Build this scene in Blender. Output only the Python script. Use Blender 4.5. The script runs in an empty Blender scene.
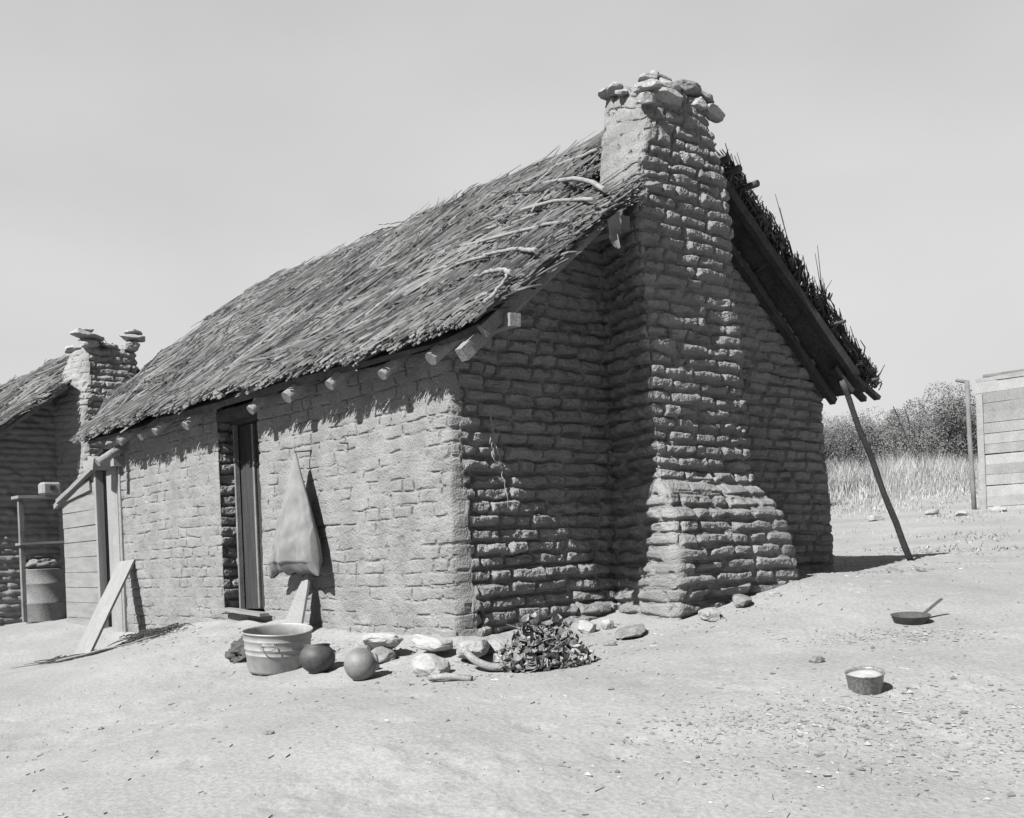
import bpy, bmesh, math, random
import numpy as np
from mathutils import Vector, Matrix

rad = math.radians
scene = bpy.context.scene
COL = scene.collection

# ------------------------------------------------------------------ camera
cam_data = bpy.data.cameras.new("camera")
cam = bpy.data.objects.new("camera", cam_data)
COL.objects.link(cam)
cam_data.sensor_width = 36.0
cam_data.lens = 1100.0 / 1024.0 * 36.0
cam_data.shift_y = 146.0 / 1024.0
cam_data.clip_start = 0.05
cam_data.clip_end = 3000.0
_r = Vector((.755, -.656, 0)).normalized()
_f = Vector((.656, .755, 0)).normalized()
_u = Vector((0, 0, 1))
ROLL = rad(2.3)
_r2 = _r * math.cos(ROLL) - _u * math.sin(ROLL)
_u2 = _u * math.cos(ROLL) + _r * math.sin(ROLL)
M = Matrix((( _r2.x, _u2.x, -_f.x, -4.73), (_r2.y, _u2.y, -_f.y, -6.01), (_r2.z, _u2.z, -_f.z, .6), (0, 0, 0, 1)))
cam.matrix_world = M
scene.camera = cam

# ------------------------------------------------------------------ light
ADDED_GLOW = 4.3
SUN_EL, SUN_AZ = 43.0, 8.0            # elevation; degrees off the gable plane
tosun = Vector((-math.cos(rad(SUN_AZ)) * math.cos(rad(SUN_EL)), -math.sin(rad(SUN_AZ)) * math.cos(rad(SUN_EL)), math.sin(rad(SUN_EL))))
sl = bpy.data.lights.new("sun", 'SUN')
sl.energy = 5.0
sl.angle = rad(.5)
sl.color = (1, .995, .985)
sun = bpy.data.objects.new("sun", sl)
COL.objects.link(sun)
sun.rotation_euler = tosun.to_track_quat('Z', 'Y').to_euler()

world = bpy.data.worlds.new("World")
scene.world = world
world.use_nodes = True
wn = world.node_tree
bg = wn.nodes["Background"]
sky = wn.nodes.new("ShaderNodeTexSky")
sky.sky_type = 'NISHITA'
sky.sun_disc = False
sky.sun_elevation = rad(SUN_EL)
sky.sun_rotation = math.atan2(tosun.x, tosun.y)
sky.air_density = .55
sky.dust_density = 0.1
bw = wn.nodes.new("ShaderNodeRGBToBW")          # monochrome plate
wn.links.new(sky.outputs[0], bw.inputs[0])
# made-up glow added to the north-eastern sky, brightening the view without lighting the gable
geo = wn.nodes.new("ShaderNodeNewGeometry")
dot = wn.nodes.new("ShaderNodeVectorMath"); dot.operation = 'DOT_PRODUCT'
dot.inputs[1].default_value = (-.59, -.70, -.40)
wn.links.new(geo.outputs["Incoming"], dot.inputs[0])
vr = wn.nodes.new("ShaderNodeMapRange"); vr.interpolation_type = 'SMOOTHSTEP'
vr.inputs[1].default_value = .15; vr.inputs[2].default_value = .80; vr.inputs[3].default_value = 0; vr.inputs[4].default_value = ADDED_GLOW
wn.links.new(dot.outputs["Value"], vr.inputs[0])
vn = wn.nodes.new("ShaderNodeTexNoise"); vn.inputs["Scale"].default_value = 1.3; vn.inputs["Detail"].default_value = 3
wn.links.new(geo.outputs["Incoming"], vn.inputs["Vector"])
vm = wn.nodes.new("ShaderNodeMapRange"); vm.inputs[1].default_value = .3; vm.inputs[2].default_value = .7; vm.inputs[3].default_value = .93; vm.inputs[4].default_value = 1.07
wn.links.new(vn.outputs[0], vm.inputs[0])
v2 = wn.nodes.new("ShaderNodeMath"); v2.operation = 'MULTIPLY'
wn.links.new(vr.outputs[0], v2.inputs[0]); wn.links.new(vm.outputs[0], v2.inputs[1])
va = wn.nodes.new("ShaderNodeMath"); va.operation = 'ADD'
wn.links.new(bw.outputs[0], va.inputs[0]); wn.links.new(v2.outputs[0], va.inputs[1])
cap_ = wn.nodes.new("ShaderNodeMath"); cap_.operation = 'SMOOTH_MIN'; cap_.inputs[1].default_value = 6.3; cap_.inputs[2].default_value = 1.6
wn.links.new(va.outputs[0], cap_.inputs[0])
cm_ = wn.nodes.new("ShaderNodeMapRange"); cm_.inputs[1].default_value = .25; cm_.inputs[2].default_value = .75; cm_.inputs[3].default_value = .93; cm_.inputs[4].default_value = 1.07
cn_ = wn.nodes.new("ShaderNodeTexNoise"); cn_.inputs["Scale"].default_value = 3.2; cn_.inputs["Detail"].default_value = 5; cn_.inputs["Roughness"].default_value = .45
cmap = wn.nodes.new("ShaderNodeMapping"); cmap.inputs["Scale"].default_value = (1, 1, 2.2)
wn.links.new(geo.outputs["Incoming"], cmap.inputs[0]); wn.links.new(cmap.outputs[0], cn_.inputs["Vector"]); wn.links.new(cn_.outputs[0], cm_.inputs[0])
cx_ = wn.nodes.new("ShaderNodeMath"); cx_.operation = 'MULTIPLY'
wn.links.new(cap_.outputs[0], cx_.inputs[0]); wn.links.new(cm_.outputs[0], cx_.inputs[1])
wn.links.new(cx_.outputs[0], bg.inputs[0])
bg.inputs[1].default_value = 0.05

scene.view_settings.view_transform = 'Standard'
scene.view_settings.look = 'None'
scene.view_settings.exposure = 1.17
scene.view_settings.gamma = 1.0
scene.render.engine = 'CYCLES'
scene.cycles.max_bounces = 5
scene.cycles.diffuse_bounces = 3

# ------------------------------------------------------------------ noise
def _hash(i, j, k, seed):
    h = (i.astype(np.int64) * 374761393 + j.astype(np.int64) * 668265263 + k.astype(np.int64) * 2147483647 + seed * 974711) & 0xffffffff
    h = ((h ^ (h >> 13)) * 1274126177) & 0xffffffff
    h = h ^ (h >> 16)
    return (h & 0xffffff) / float(0xffffff)

def vnoise(x, y, z=0.0, seed=0):
    x = np.asarray(x, float); y = np.asarray(y, float); z = np.asarray(z, float) + 0 * x
    xi = np.floor(x); yi = np.floor(y); zi = np.floor(z)
    fx = x - xi; fy = y - yi; fz = z - zi
    fx = fx * fx * (3 - 2 * fx); fy = fy * fy * (3 - 2 * fy); fz = fz * fz * (3 - 2 * fz)
    r = 0
    for a in (0, 1):
        for b in (0, 1):
            for c in (0, 1):
                w = (fx if a else 1 - fx) * (fy if b else 1 - fy) * (fz if c else 1 - fz)
                r = r + w * _hash(xi + a, yi + b, zi + c, seed)
    return r * 2 - 1

def fbm(x, y, z=0.0, oct=4, seed=0, gain=.5):
    s = 0; a = 1; t = 0
    x = np.asarray(x, float); y = np.asarray(y, float); z = np.asarray(z, float)
    for o in range(oct):
        s = s + a * vnoise(x, y, z, seed + o * 17)
        t += a; a *= gain
        x = x * 2.03 + 5.1; y = y * 2.03 + 1.7; z = z * 2.03 + 3.3
    return s / t

def sstep(a, b, x):
    t = np.clip((x - a) / (b - a), 0, 1)
    return t * t * (3 - 2 * t)

# ------------------------------------------------------------------ materials (monochrome, like the plate)
def material(name, base, var=.25, scale=6.0, rough=.9, bump=.0, bscale=60.0, fine=.15, metal=0.0, specks=0.0, stretch=(1, 1, 1), spec=.25, island=0.0):
    m = bpy.data.materials.new(name)
    m.use_nodes = True
    nt = m.node_tree; N = nt.nodes; L = nt.links
    p = N["Principled BSDF"]
    p.inputs["Roughness"].default_value = rough
    p.inputs["Metallic"].default_value = metal
    p.inputs["Specular IOR Level"].default_value = spec
    tc = N.new("ShaderNodeTexCoord")
    mp = N.new("ShaderNodeMapping"); mp.inputs["Scale"].default_value = stretch
    L.new(tc.outputs["Object"], mp.inputs[0])
    n1 = N.new("ShaderNodeTexNoise"); n1.inputs["Scale"].default_value = scale; n1.inputs["Detail"].default_value = 6
    L.new(mp.outputs[0], n1.inputs["Vector"])
    r1 = N.new("ShaderNodeMapRange"); r1.inputs[1].default_value = .3; r1.inputs[2].default_value = .7
    r1.inputs[3].default_value = 1 - var; r1.inputs[4].default_value = 1 + var
    L.new(n1.outputs[0], r1.inputs[0])
    n2 = N.new("ShaderNodeTexNoise"); n2.inputs["Scale"].default_value = bscale; n2.inputs["Detail"].default_value = 4
    L.new(mp.outputs[0], n2.inputs["Vector"])
    r2 = N.new("ShaderNodeMapRange"); r2.inputs[1].default_value = .3; r2.inputs[2].default_value = .7
    r2.inputs[3].default_value = 1 - fine; r2.inputs[4].default_value = 1 + fine
    L.new(n2.outputs[0], r2.inputs[0])
    mu = N.new("ShaderNodeMath"); mu.operation = 'MULTIPLY'
    L.new(r1.outputs[0], mu.inputs[0]); L.new(r2.outputs[0], mu.inputs[1])
    mb = N.new("ShaderNodeMath"); mb.operation = 'MULTIPLY'; mb.inputs[1].default_value = base
    L.new(mu.outputs[0], mb.inputs[0])
    out = mb.outputs[0]
    if island:
        g = N.new("ShaderNodeNewGeometry")
        ri = N.new("ShaderNodeMapRange"); ri.inputs[3].default_value = 1 - island; ri.inputs[4].default_value = 1 + island
        L.new(g.outputs["Random Per Island"], ri.inputs[0])
        mi = N.new("ShaderNodeMath"); mi.operation = 'MULTIPLY'
        L.new(out, mi.inputs[0]); L.new(ri.outputs[0], mi.inputs[1]); out = mi.outputs[0]
    if specks:
        v = N.new("ShaderNodeTexVoronoi"); v.inputs["Scale"].default_value = 55
        L.new(mp.outputs[0], v.inputs["Vector"])
        rs = N.new("ShaderNodeMapRange"); rs.inputs[1].default_value = .12; rs.inputs[2].default_value = .2
        rs.inputs[3].default_value = 1 + specks; rs.inputs[4].default_value = 1
        L.new(v.outputs["Distance"], rs.inputs[0])
        ms = N.new("ShaderNodeMath"); ms.operation = 'MULTIPLY'
        L.new(out, ms.inputs[0]); L.new(rs.outputs[0], ms.inputs[1]); out = ms.outputs[0]
    cc = N.new("ShaderNodeCombineColor")
    for i in range(3): L.new(out, cc.inputs[i])
    L.new(cc.outputs[0], p.inputs["Base Color"])
    if bump:
        b = N.new("ShaderNodeBump"); b.inputs["Strength"].default_value = 1.0; b.inputs["Distance"].default_value = bump
        L.new(n2.outputs[0], b.inputs["Height"]); L.new(b.outputs[0], p.inputs["Normal"])
    return m

MAT = {
    'adobe': material('adobe', .17, .18, 4, .95, .011, 75, .16, specks=.3),
    'adobe_far': material('adobe_far', .19, .16, 5, .95, .004, 50, .14),
    'mud': material('mud_plaster', .17, .15, 4, .95, .003, 60, .12),
    'dirt': material('dirt', .208, .12, 1.3, .97, .007, 38, .14, specks=-.25),
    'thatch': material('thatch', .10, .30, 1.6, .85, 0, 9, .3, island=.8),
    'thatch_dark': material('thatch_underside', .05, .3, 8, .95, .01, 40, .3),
    'pole': material('weathered_pole', .17, .2, 9, .8, .003, 70, .25, stretch=(1, 1, 1)),
    'old_wood': material('old_wood', .13, .25, 4, .85, .003, 60, .25, stretch=(1, 1, 1)),
    'grey_wood': material('grey_wood', .17, .15, 3, .85, .003, 40, .15, stretch=(6, 1, 6)),
    'plank': material('pale_plank', .19, .10, 4, .8, .002, 40, .12, stretch=(6, 1, 1)),
    'door_wood': material('door_wood', .03, .25, 3, .85, .003, 30, .3, stretch=(8, 8, 1)),
    'dark_wood': material('dark_wood', .045, .3, 6, .8, .004, 50, .3),
    'stone': material('pale_stone', .24, .2, 8, .9, .006, 40, .2),
    'stone_dark': material('dull_stone', .15, .25, 8, .9, .006, 40, .2),
    'white_stone': material('whitewashed_stone', .27, .1, 6, .85, .003, 40, .1),
    'tin': material('galvanised_tin', .25, .2, 7, .6, .0012, 24, .12, metal=.25, spec=.4),
    'tin_light': material('light_tin', .40, .1, 5, .5, .0006, 30, .08, metal=.2, spec=.5),
    'clay_dark': material('smoked_clay', .05, .5, 7, .6, .001, 50, .15, spec=.4),
    'clay': material('clay', .13, .3, 7, .6, .001, 60, .1, spec=.4),
    'enamel': material('speckled_enamel', .14, .3, 20, .4, .0, 80, .4, spec=.5),
    'milk': material('whitish_contents', .30, .1, 9, .6, .002, 60, .08),
    'iron': material('cast_iron', .05, .2, 10, .6, .001, 60, .2, spec=.4),
    'cloth': material('sackcloth', .155, .22, 6, .95, .0015, 150, .10),
    'rag': material('dark_rag', .06, .3, 12, .95, .004, 60, .3),
    'dry_leaf': material('dried_leaf', .17, .3, 9, .8, .002, 60, .25, island=.35),
    'straw': material('dry_litter', .19, .3, 9, .9, 0, 60, .25, island=.5),
    'grass': material('dry_grass', .27, .2, .6, .9, 0, 9, .15, island=.3),
    'leaf': material('mesquite_leaf', .14, .12, .9, .8, 0, 9, .1, island=.2),
    'bark': material('bark', .06, .3, 9, .9, .01, 40, .3),
    'board': material('shed_board', .2, .15, 3, .85, .002, 40, .15, island=.2),
    'cord': material('dry_root', .22, .2, 9, .9, 0, 60, .2),
    'gravel': material('pebbles', .17, .2, 9, .9, 0, 60, .2, island=.4),
}

# ------------------------------------------------------------------ object helpers
def link(name, me, mat, parent=None):
    o = bpy.data.objects.new(name, me)
    COL.objects.link(o)
    if mat is not None and len(me.materials) == 0:
        me.materials.append(MAT[mat])
    if parent is not None: o.parent = parent
    return o

def tag(o, label=None, cat=None, group=None, kind=None):
    if label: o["label"] = label
    if cat: o["category"] = cat
    if group: o["group"] = group
    if kind: o["kind"] = kind
    return o

def thing(name, label, cat, loc=(0, 0, 0), rz=0, group=None):
    o = bpy.data.objects.new(name, None)
    COL.objects.link(o)
    o.empty_display_size = .1
    o.location = loc; o.rotation_euler = (0, 0, rz)
    return tag(o, label, cat, group)

def npmesh(name, V, F, smooth=False):
    """V (n,3); F (m,3|4)"""
    V = np.ascontiguousarray(V, dtype=np.float32); F = np.ascontiguousarray(F, dtype=np.int32)
    me = bpy.data.meshes.new(name)
    n, k = F.shape
    me.vertices.add(len(V)); me.vertices.foreach_set("co", V.ravel())
    me.loops.add(n * k); me.loops.foreach_set("vertex_index", F.ravel())
    me.polygons.add(n)
    me.polygons.foreach_set("loop_start", np.arange(n, dtype=np.int32) * k)
    me.polygons.foreach_set("loop_total", np.full(n, k, dtype=np.int32))
    me.polygons.foreach_set("use_smooth", np.full(n, smooth, dtype=bool))
    me.update(calc_edges=True)
    return me

def bmmesh(name, bm, smooth=False, bev=0):
    if bev: bmesh.ops.bevel(bm, geom=bm.edges[:], offset=bev, segments=1, affect='EDGES')
    bmesh.ops.recalc_face_normals(bm, faces=bm.faces[:])
    me = bpy.data.meshes.new(name); bm.to_mesh(me); bm.free()
    for p in me.polygons: p.use_smooth = smooth
    return me

def add_box(bm, c, s, rot=None):
    r = bmesh.ops.create_cube(bm, size=1)
    m = Matrix.Translation(c) @ (rot.to_4x4() if rot else Matrix.Identity(4)) @ Matrix.Diagonal((*s, 1))
    bmesh.ops.transform(bm, matrix=m, verts=r['verts'])
    return r['verts']

def box_obj(name, c, s, mat, parent=None, rot=None, bev=.004, jit=.0, seed=0):
    bm = bmesh.new(); add_box(bm, (0, 0, 0), s)
    if jit:
        rr = random.Random(seed)
        for v in bm.verts: v.co += Vector([rr.uniform(-jit, jit) for _ in range(3)])
    me = bmmesh(name, bm, False, bev)
    o = link(name, me, mat, parent); o.location = c
    if rot: o.rotation_euler = rot.to_euler()
    return o

def beam(name, p0, p1, w, h, mat, parent=None, bev=.005, jit=.004, seed=0, up=(0, 0, 1)):
    """square timber between two points (geometry about its own centre)"""
    p0 = Vector(p0); p1 = Vector(p1); d = p1 - p0; L = d.length; d.normalize()
    s = d.cross(Vector(up)).normalized(); u = s.cross(d)
    R = Matrix((s, d, u)).transposed()
    bm = bmesh.new(); add_box(bm, (0, 0, 0), (w, L, h))
    n = max(2, int(L / .25))
    es = [e for e in bm.edges if abs(e.verts[0].co.y - e.verts[1].co.y) > L * .9]
    bmesh.ops.subdivide_edges(bm, edges=es, cuts=n, use_grid_fill=True)
    rr = random.Random(seed + 5)
    jj = {}
    for v in bm.verts:
        k = round(v.co.y, 3)
        if k not in jj: jj[k] = Vector((rr.uniform(-jit, jit), 0, rr.uniform(-jit, jit)))
        v.co += jj[k] + Vector([rr.uniform(-jit, jit) * .4 for _ in range(3)])
    me = bmmesh(name, bm, False, 0)
    o = link(name, me, mat, parent); o.location = (p0 + p1) / 2; o.rotation_euler = R.to_euler()
    return o

def tube_arrays(pts, radii, sides=7, seed=0, rough=0.0, cap=True):
    pts = np.array(pts, float); n = len(pts)
    rr = np.random.RandomState(seed)
    T = np.gradient(pts, axis=0); T /= np.linalg.norm(T, axis=1)[:, None] + 1e-9
    ref = np.array([0, 0, 1.]) if abs(T[0][2]) < .8 else np.array([1., 0, 0])
    A = np.cross(T, ref); A /= np.linalg.norm(A, axis=1)[:, None]
    B = np.cross(T, A)
    ang = np.arange(sides) / sides * 2 * math.pi
    rad_ = np.array(radii, float)[:, None] * (1 + rough * rr.uniform(-1, 1, (n, sides)))
    V = pts[:, None, :] + rad_[..., None] * (np.cos(ang)[None, :, None] * A[:, None, :] + np.sin(ang)[None, :, None] * B[:, None, :])
    V = V.reshape(-1, 3)
    F = []
    for i in range(n - 1):
        for j in range(sides):
            k = (j + 1) % sides
            F.append((i * sides + j, i * sides + k, (i + 1) * sides + k, (i + 1) * sides + j))
    c0 = len(V); V = np.vstack([V, pts[0], pts[-1]])
    if cap:
        for j in range(sides):
            k = (j + 1) % sides
            F.append((c0, k, j, j)); F.append((c0 + 1, (n - 1) * sides + j, (n - 1) * sides + k, (n - 1) * sides + k))
    return V, F

def resample(pts, n):
    pts = np.array(pts, float)
    d = np.r_[0, np.cumsum(np.linalg.norm(np.diff(pts, axis=0), axis=1))]
    t = np.linspace(0, d[-1], n)
    P = np.stack([np.interp(t, d, pts[:, i]) for i in range(3)], 1)
    if n > 6:
        for _ in range(2): P[1:-1] = (P[:-2] + 2 * P[1:-1] + P[2:]) / 4
    return P

def tube_obj(name, pts, r, mat, parent=None, sides=8, n=12, taper=1.0, wob=0.0, rough=.06, seed=0):
    P = resample(pts, n)
    rr = np.random.RandomState(seed)
    P[1:-1] += rr.uniform(-wob, wob, P[1:-1].shape)
    R = r * np.linspace(1, taper, n)
    org = P[0].copy()
    V, F = tube_arrays(P - org, R, sides, seed, rough)
    me = bpy.data.meshes.new(name)
    me.from_pydata([tuple(v) for v in V], [], [tuple(dict.fromkeys(f)) for f in F])
    for p in me.polygons: p.use_smooth = len(p.vertices) == 4
    me.update()
    o = link(name, me, mat, parent); o.location = org
    return o

def lathe(name, prof, mat, parent=None, seg=48, wob=0.0, seed=0, smooth=True):
    """prof: list of (r,z), bottom to top outside, then inside"""
    rr = random.Random(seed)
    ph = rr.uniform(0, 6)
    V = []; F = []
    for r, z in prof:
        for i in range(seg):
            a = 2 * math.pi * i / seg
            k = 1 + wob * (math.sin(2 * a + ph) + .5 * math.sin(3 * a + ph * 2))
            V.append((r * k * math.cos(a), r * k * math.sin(a), z + wob * .3 * math.sin(a * 2 + ph)))
    for j in range(len(prof) - 1):
        for i in range(seg):
            k = (i + 1) % seg
            F.append((j * seg + i, j * seg + k, (j + 1) * seg + k, (j + 1) * seg + i))
    me = npmesh(name, V, F, smooth)
    return link(name, me, mat, parent)

def rock(name, loc, size, mat, seed=0, rz=0, tilt=(0, 0), parent=None, ang=.35, sub=4, blocky=.45):
    """chipped, faceted stone"""
    bm = bmesh.new(); bmesh.ops.create_icosphere(bm, subdivisions=sub, radius=1)
    P = np.array([v.co for v in bm.verts])
    P /= (np.abs(P).max(1) ** blocky)[:, None]; P *= .92
    rr = np.random.RandomState(seed)
    for _ in range(14):                        # chop with random planes -> flat facets
        d = rr.normal(size=3); d /= np.linalg.norm(d); h = rr.uniform(.66, .98)
        s = P @ d - h
        P -= np.outer(np.clip(s, 0, None), d) * .93
    P *= 1 + .10 * fbm(P[:, 0] * 1.5, P[:, 1] * 1.5, P[:, 2] * 1.5, 3, seed)[:, None]
    P += .03 * np.stack([fbm(P[:, 0] * 6, P[:, 1] * 6, P[:, 2] * 6, 3, seed + 9 + i) for i in range(3)], 1)
    P *= np.array(size) / 2
    for v, p in zip(bm.verts, P): v.co = p
    me = bmmesh(name, bm, False)
    o = link(name, me, mat, parent); o.location = loc; o.rotation_euler = (tilt[0], tilt[1], rz)
    return o

# ------------------------------------------------------------------ ground
CTRL = np.array([
    (0, 0, -.01), (-.2, 1.7, .0), (-.1, 3.2, .06), (-.1, 5.1, -.09), (0, 7.8, .0), (-.6, 5.3, -.24), (-1.1, 4.0, -.16),
    (-.81, 1.14, -.15), (-.8, .55, -.155), (-.82, .0, -.165), (-.4, -.95, -.11), (-.2, -1.1, -.10),
    (1.3, -.9, .07), (1.8, -.9, .16), (2.4, -.9, .26), (2.8, -.9, .31), (4.65, 0, .31), (4.65, 3, .35),
    (5.6, -.27, .385), (7.4, .15, .43), (.75, -.9, .0), (1.0, -.2, .03), (.3, -.4, -.04),
    (1.9, -2.3, .06), (.15, -2.98, -.15), (-.08, -3.57, -.3), (-1.4, -2.7, -.3), (-2.2, -1.6, -.26), (-2.4, .67, -.4), (-1.8, -.6, -.22),
    (-4.73, -6.0, -.75), (-3, -4.2, -.55), (-6, -4, -.75), (1.5, -6, -.5), (4, -4, .0), (6, -2.5, .25), (-5, 1, -.6), (-3, 6, -.4),
    (.5, 9.7, -.05), (.6, 12, -.1), (-4, 12, -.5), (3, 9.5, .1), (5, 12, .5),
    (9.1, 1.83, .53), (13, 3.5, .95), (18.3, 7, 1.45), (14, -2, .8), (24, 2, 1.6), (25, 11, 2.0), (32, 15, 2.45), (40, 10, 2.7), (10, 16, 1.2), (-12, 20, .2), (-15, 0, -.9), (0, -18, -1.5), (18, -14, 0)], float)

def _tps(r2): return np.where(r2 > 0, r2 * np.log(r2 + 1e-12), 0)
_n = len(CTRL)
_D = ((CTRL[:, None, :2] - CTRL[None, :, :2]) ** 2).sum(-1)
_K = _tps(_D) + np.eye(_n) * .05
_Pm = np.c_[np.ones(_n), CTRL[:, :2]]
_A = np.block([[_K, _Pm], [_Pm.T, np.zeros((3, 3))]])
_W = np.linalg.solve(_A, np.r_[CTRL[:, 2], 0, 0, 0])

def ground_base(x, y):
    x = np.asarray(x, float); y = np.asarray(y, float)
    r = np.hypot(x - 3, y - 3)
    k = np.minimum(1, 34 / np.maximum(r, 1e-6)); xs = 3 + (x - 3) * k; ys = 3 + (y - 3) * k
    sh = xs.shape; xs = xs.ravel(); ys = ys.ravel()
    z = np.full(xs.shape, _W[_n]) + _W[_n + 1] * xs + _W[_n + 2] * ys
    for i in range(_n):
        z = z + _W[i] * _tps((xs - CTRL[i, 0]) ** 2 + (ys - CTRL[i, 1]) ** 2)
    return z.reshape(sh)

def ground_z(x, y, detail=True):
    x = np.asarray(x, float); y = np.asarray(y, float)
    z = ground_base(x, y)
    if detail:
        far = sstep(8, 25, np.hypot(x, y))
        z = z + .018 * fbm(x * 1.3, y * 1.3, 0, 3, 3) + .007 * fbm(x * 6, y * 6, 0, 3, 5) * (1 - far) + far * .12 * fbm(x * .25, y * .25, 0, 3, 8)
        # trampled litter, little pits right foreground and beyond the house
        m = sstep(.0, .35, fbm(x * .9 + 3, y * .9, 0, 3, 21))
        z = z + m * .012 * vnoise(x * 14, y * 14, 0, 31) * (1 - far)
        z = z + sstep(.1, .5, fbm(x * .8, y * .8, 0, 2, 77)) * (1 - far) * .010 * np.abs(vnoise(x * 22, y * 22, 0, 41))
    return z

_rf = np.random.RandomState(8)
_FP = []
for (ax, ay, bx_, by_, n_) in ((-.6, 2.9, -2.6, -1.2, 11), (-.7, 2.6, -1.2, -2.6, 11), (-1.0, -1.6, 3.2, -2.2, 10), (-2.4, 1.8, -1.0, -3.4, 9), (2.9, -1.6, 6.6, -.9, 9)):
    for i_ in range(n_):
        t_ = i_ / (n_ - 1); d_ = np.array([bx_ - ax, by_ - ay]); d_ /= np.linalg.norm(d_); q_ = np.array([-d_[1], d_[0]])
        p_ = np.array([ax, ay]) * (1 - t_) + np.array([bx_, by_]) * t_ + q_ * (.10 * (-1) ** i_) + _rf.normal(0, .05, 2)
        _FP.append((p_[0], p_[1], math.atan2(d_[1], d_[0]) + _rf.normal(0, .2), _rf.uniform(.6, 1.1)))
def footprints(x, y):
    z = np.zeros(np.shape(x))
    for (px_, py_, a_, k_) in _FP:
        dx = (x - px_) * math.cos(a_) + (y - py_) * math.sin(a_); dy = -(x - px_) * math.sin(a_) + (y - py_) * math.cos(a_)
        r_ = np.sqrt((dx / .125) ** 2 + (dy / .055) ** 2)
        z = z - .010 * k_ * np.exp(-r_ ** 4) + .004 * k_ * np.exp(-((r_ - 1.35) / .35) ** 2)
    return z

def GZ(x, y): return float(ground_z(np.array([x]), np.array([y]))[0])

def axis_coords(a, b, step, lo, hi, grow=1.18):
    c = list(np.arange(a, b, step)); s = step; v = c[-1]
    while v < hi: s *= grow; v += s; c.append(v)
    s = step; v = c[0]; pre = []
    while v > lo: s *= grow; v -= s; pre.append(v)
    return np.array(pre[::-1] + c)

W_B = 4.65
def build_ground():
    xs = axis_coords(-5, 9.5, .035, -500, 900); ys = axis_coords(-5.5, 7.5, .035, -500, 900)
    X, Y = np.meshgrid(xs, ys, indexing='ij')
    Z = ground_z(X, Y) + footprints(X, Y)
    # crumbled adobe banked against the wall foot
    dl = np.where((Y > 0) & (Y < 6.6), np.abs(X), 9); dg = np.where((X > 0) & (X < W_B), np.abs(Y), 9)
    Z = Z + (.035 * np.exp(-(dl / .10) ** 2) + .03 * np.exp(-(dg / .10) ** 2)) * (1 + .8 * fbm(X * 5, Y * 5, 0, 2, 66))
    rr = np.hypot(X, Y)
    Z = Z + sstep(60, 300, rr) * 4 * (fbm(X * .008, Y * .008, 0, 3, 2) + .1) - sstep(70, 500, rr) * 1.5
    nx, ny = X.shape
    V = np.stack([X, Y, Z], -1).reshape(-1, 3)
    I = (np.arange(nx - 1)[:, None] * ny + np.arange(ny - 1)[None, :]).ravel()
    F = np.stack([I, I + ny, I + ny + 1, I + 1], 1)
    o = link("ground", npmesh("ground", V, F, True), 'dirt')
    o["kind"] = "structure"
build_ground()

# ------------------------------------------------------------------ adobe surfaces
COURSE = .099
def brick_relief(u, z, seed, h=COURSE):
    """relief of adobe courses at wall coordinates (u along, z up): 0 = joint bottom .. 1 = brick face, and a per-brick value"""
    uw = u + .022 * fbm(u * 7, z * 9, 0, 3, seed + 1)
    zw = z + .014 * fbm(u * 7, z * 11, 0, 2, seed + 2) + .034 * fbm(u * .7, z * .5, 0, 2, seed + 3)
    kk = np.floor(zw / h).astype(int)
    fv = zw / h - kk
    rr = np.random.RandomState(seed + 100)
    du = np.zeros_like(u); uc = np.zeros_like(u); bid = np.zeros_like(u)
    umin, umax = u.min() - 1, u.max() + 1
    for k in range(kk.min(), kk.max() + 1):
        lens = np.where(rr.rand(80) < .25, rr.uniform(.13, .20, 80), rr.uniform(.25, .37, 80))
        e = umin - rr.uniform(0, .4) + np.cumsum(lens)
        m = kk == k
        if not m.any(): continue
        uu = uw[m]
        i = np.clip(np.searchsorted(e, uu), 1, len(e) - 1)
        du[m] = np.minimum(uu - e[i - 1], e[i] - uu)
        uc[m] = uu - .5 * (e[i - 1] + e[i])
        bid[m] = k * 97 + i
    dv = np.minimum(fv * .85, 1 - fv) * h
    jw = (.0035 + .0030 * (u > 22.8) + .0030 * (u > 60)) *  (vnoise(u * 5, z * 5, 0, seed + 8) + 1)
    a_ = np.clip(du - jw, 0, 1); c_ = np.clip(dv - jw, 0, 1)
    d = 1 / np.sqrt(1 / (a_ + 1e-5) ** 2 + 1 / (c_ + 1e-5) ** 2)      # rounded minimum
    prof = sstep(0, .017, d) * .8 + .2 * (1 - np.exp(-d / .02))
    b1 = _hash(bid, bid * 0 + 3, bid * 0, seed); b2 = _hash(bid, bid * 0 + 9, bid * 0, seed)
    b3 = (_hash(bid, bid * 0 + 14, bid * 0, seed) - .5) * uc
    return prof, b1, b2, b3, fv, d, dv

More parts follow.
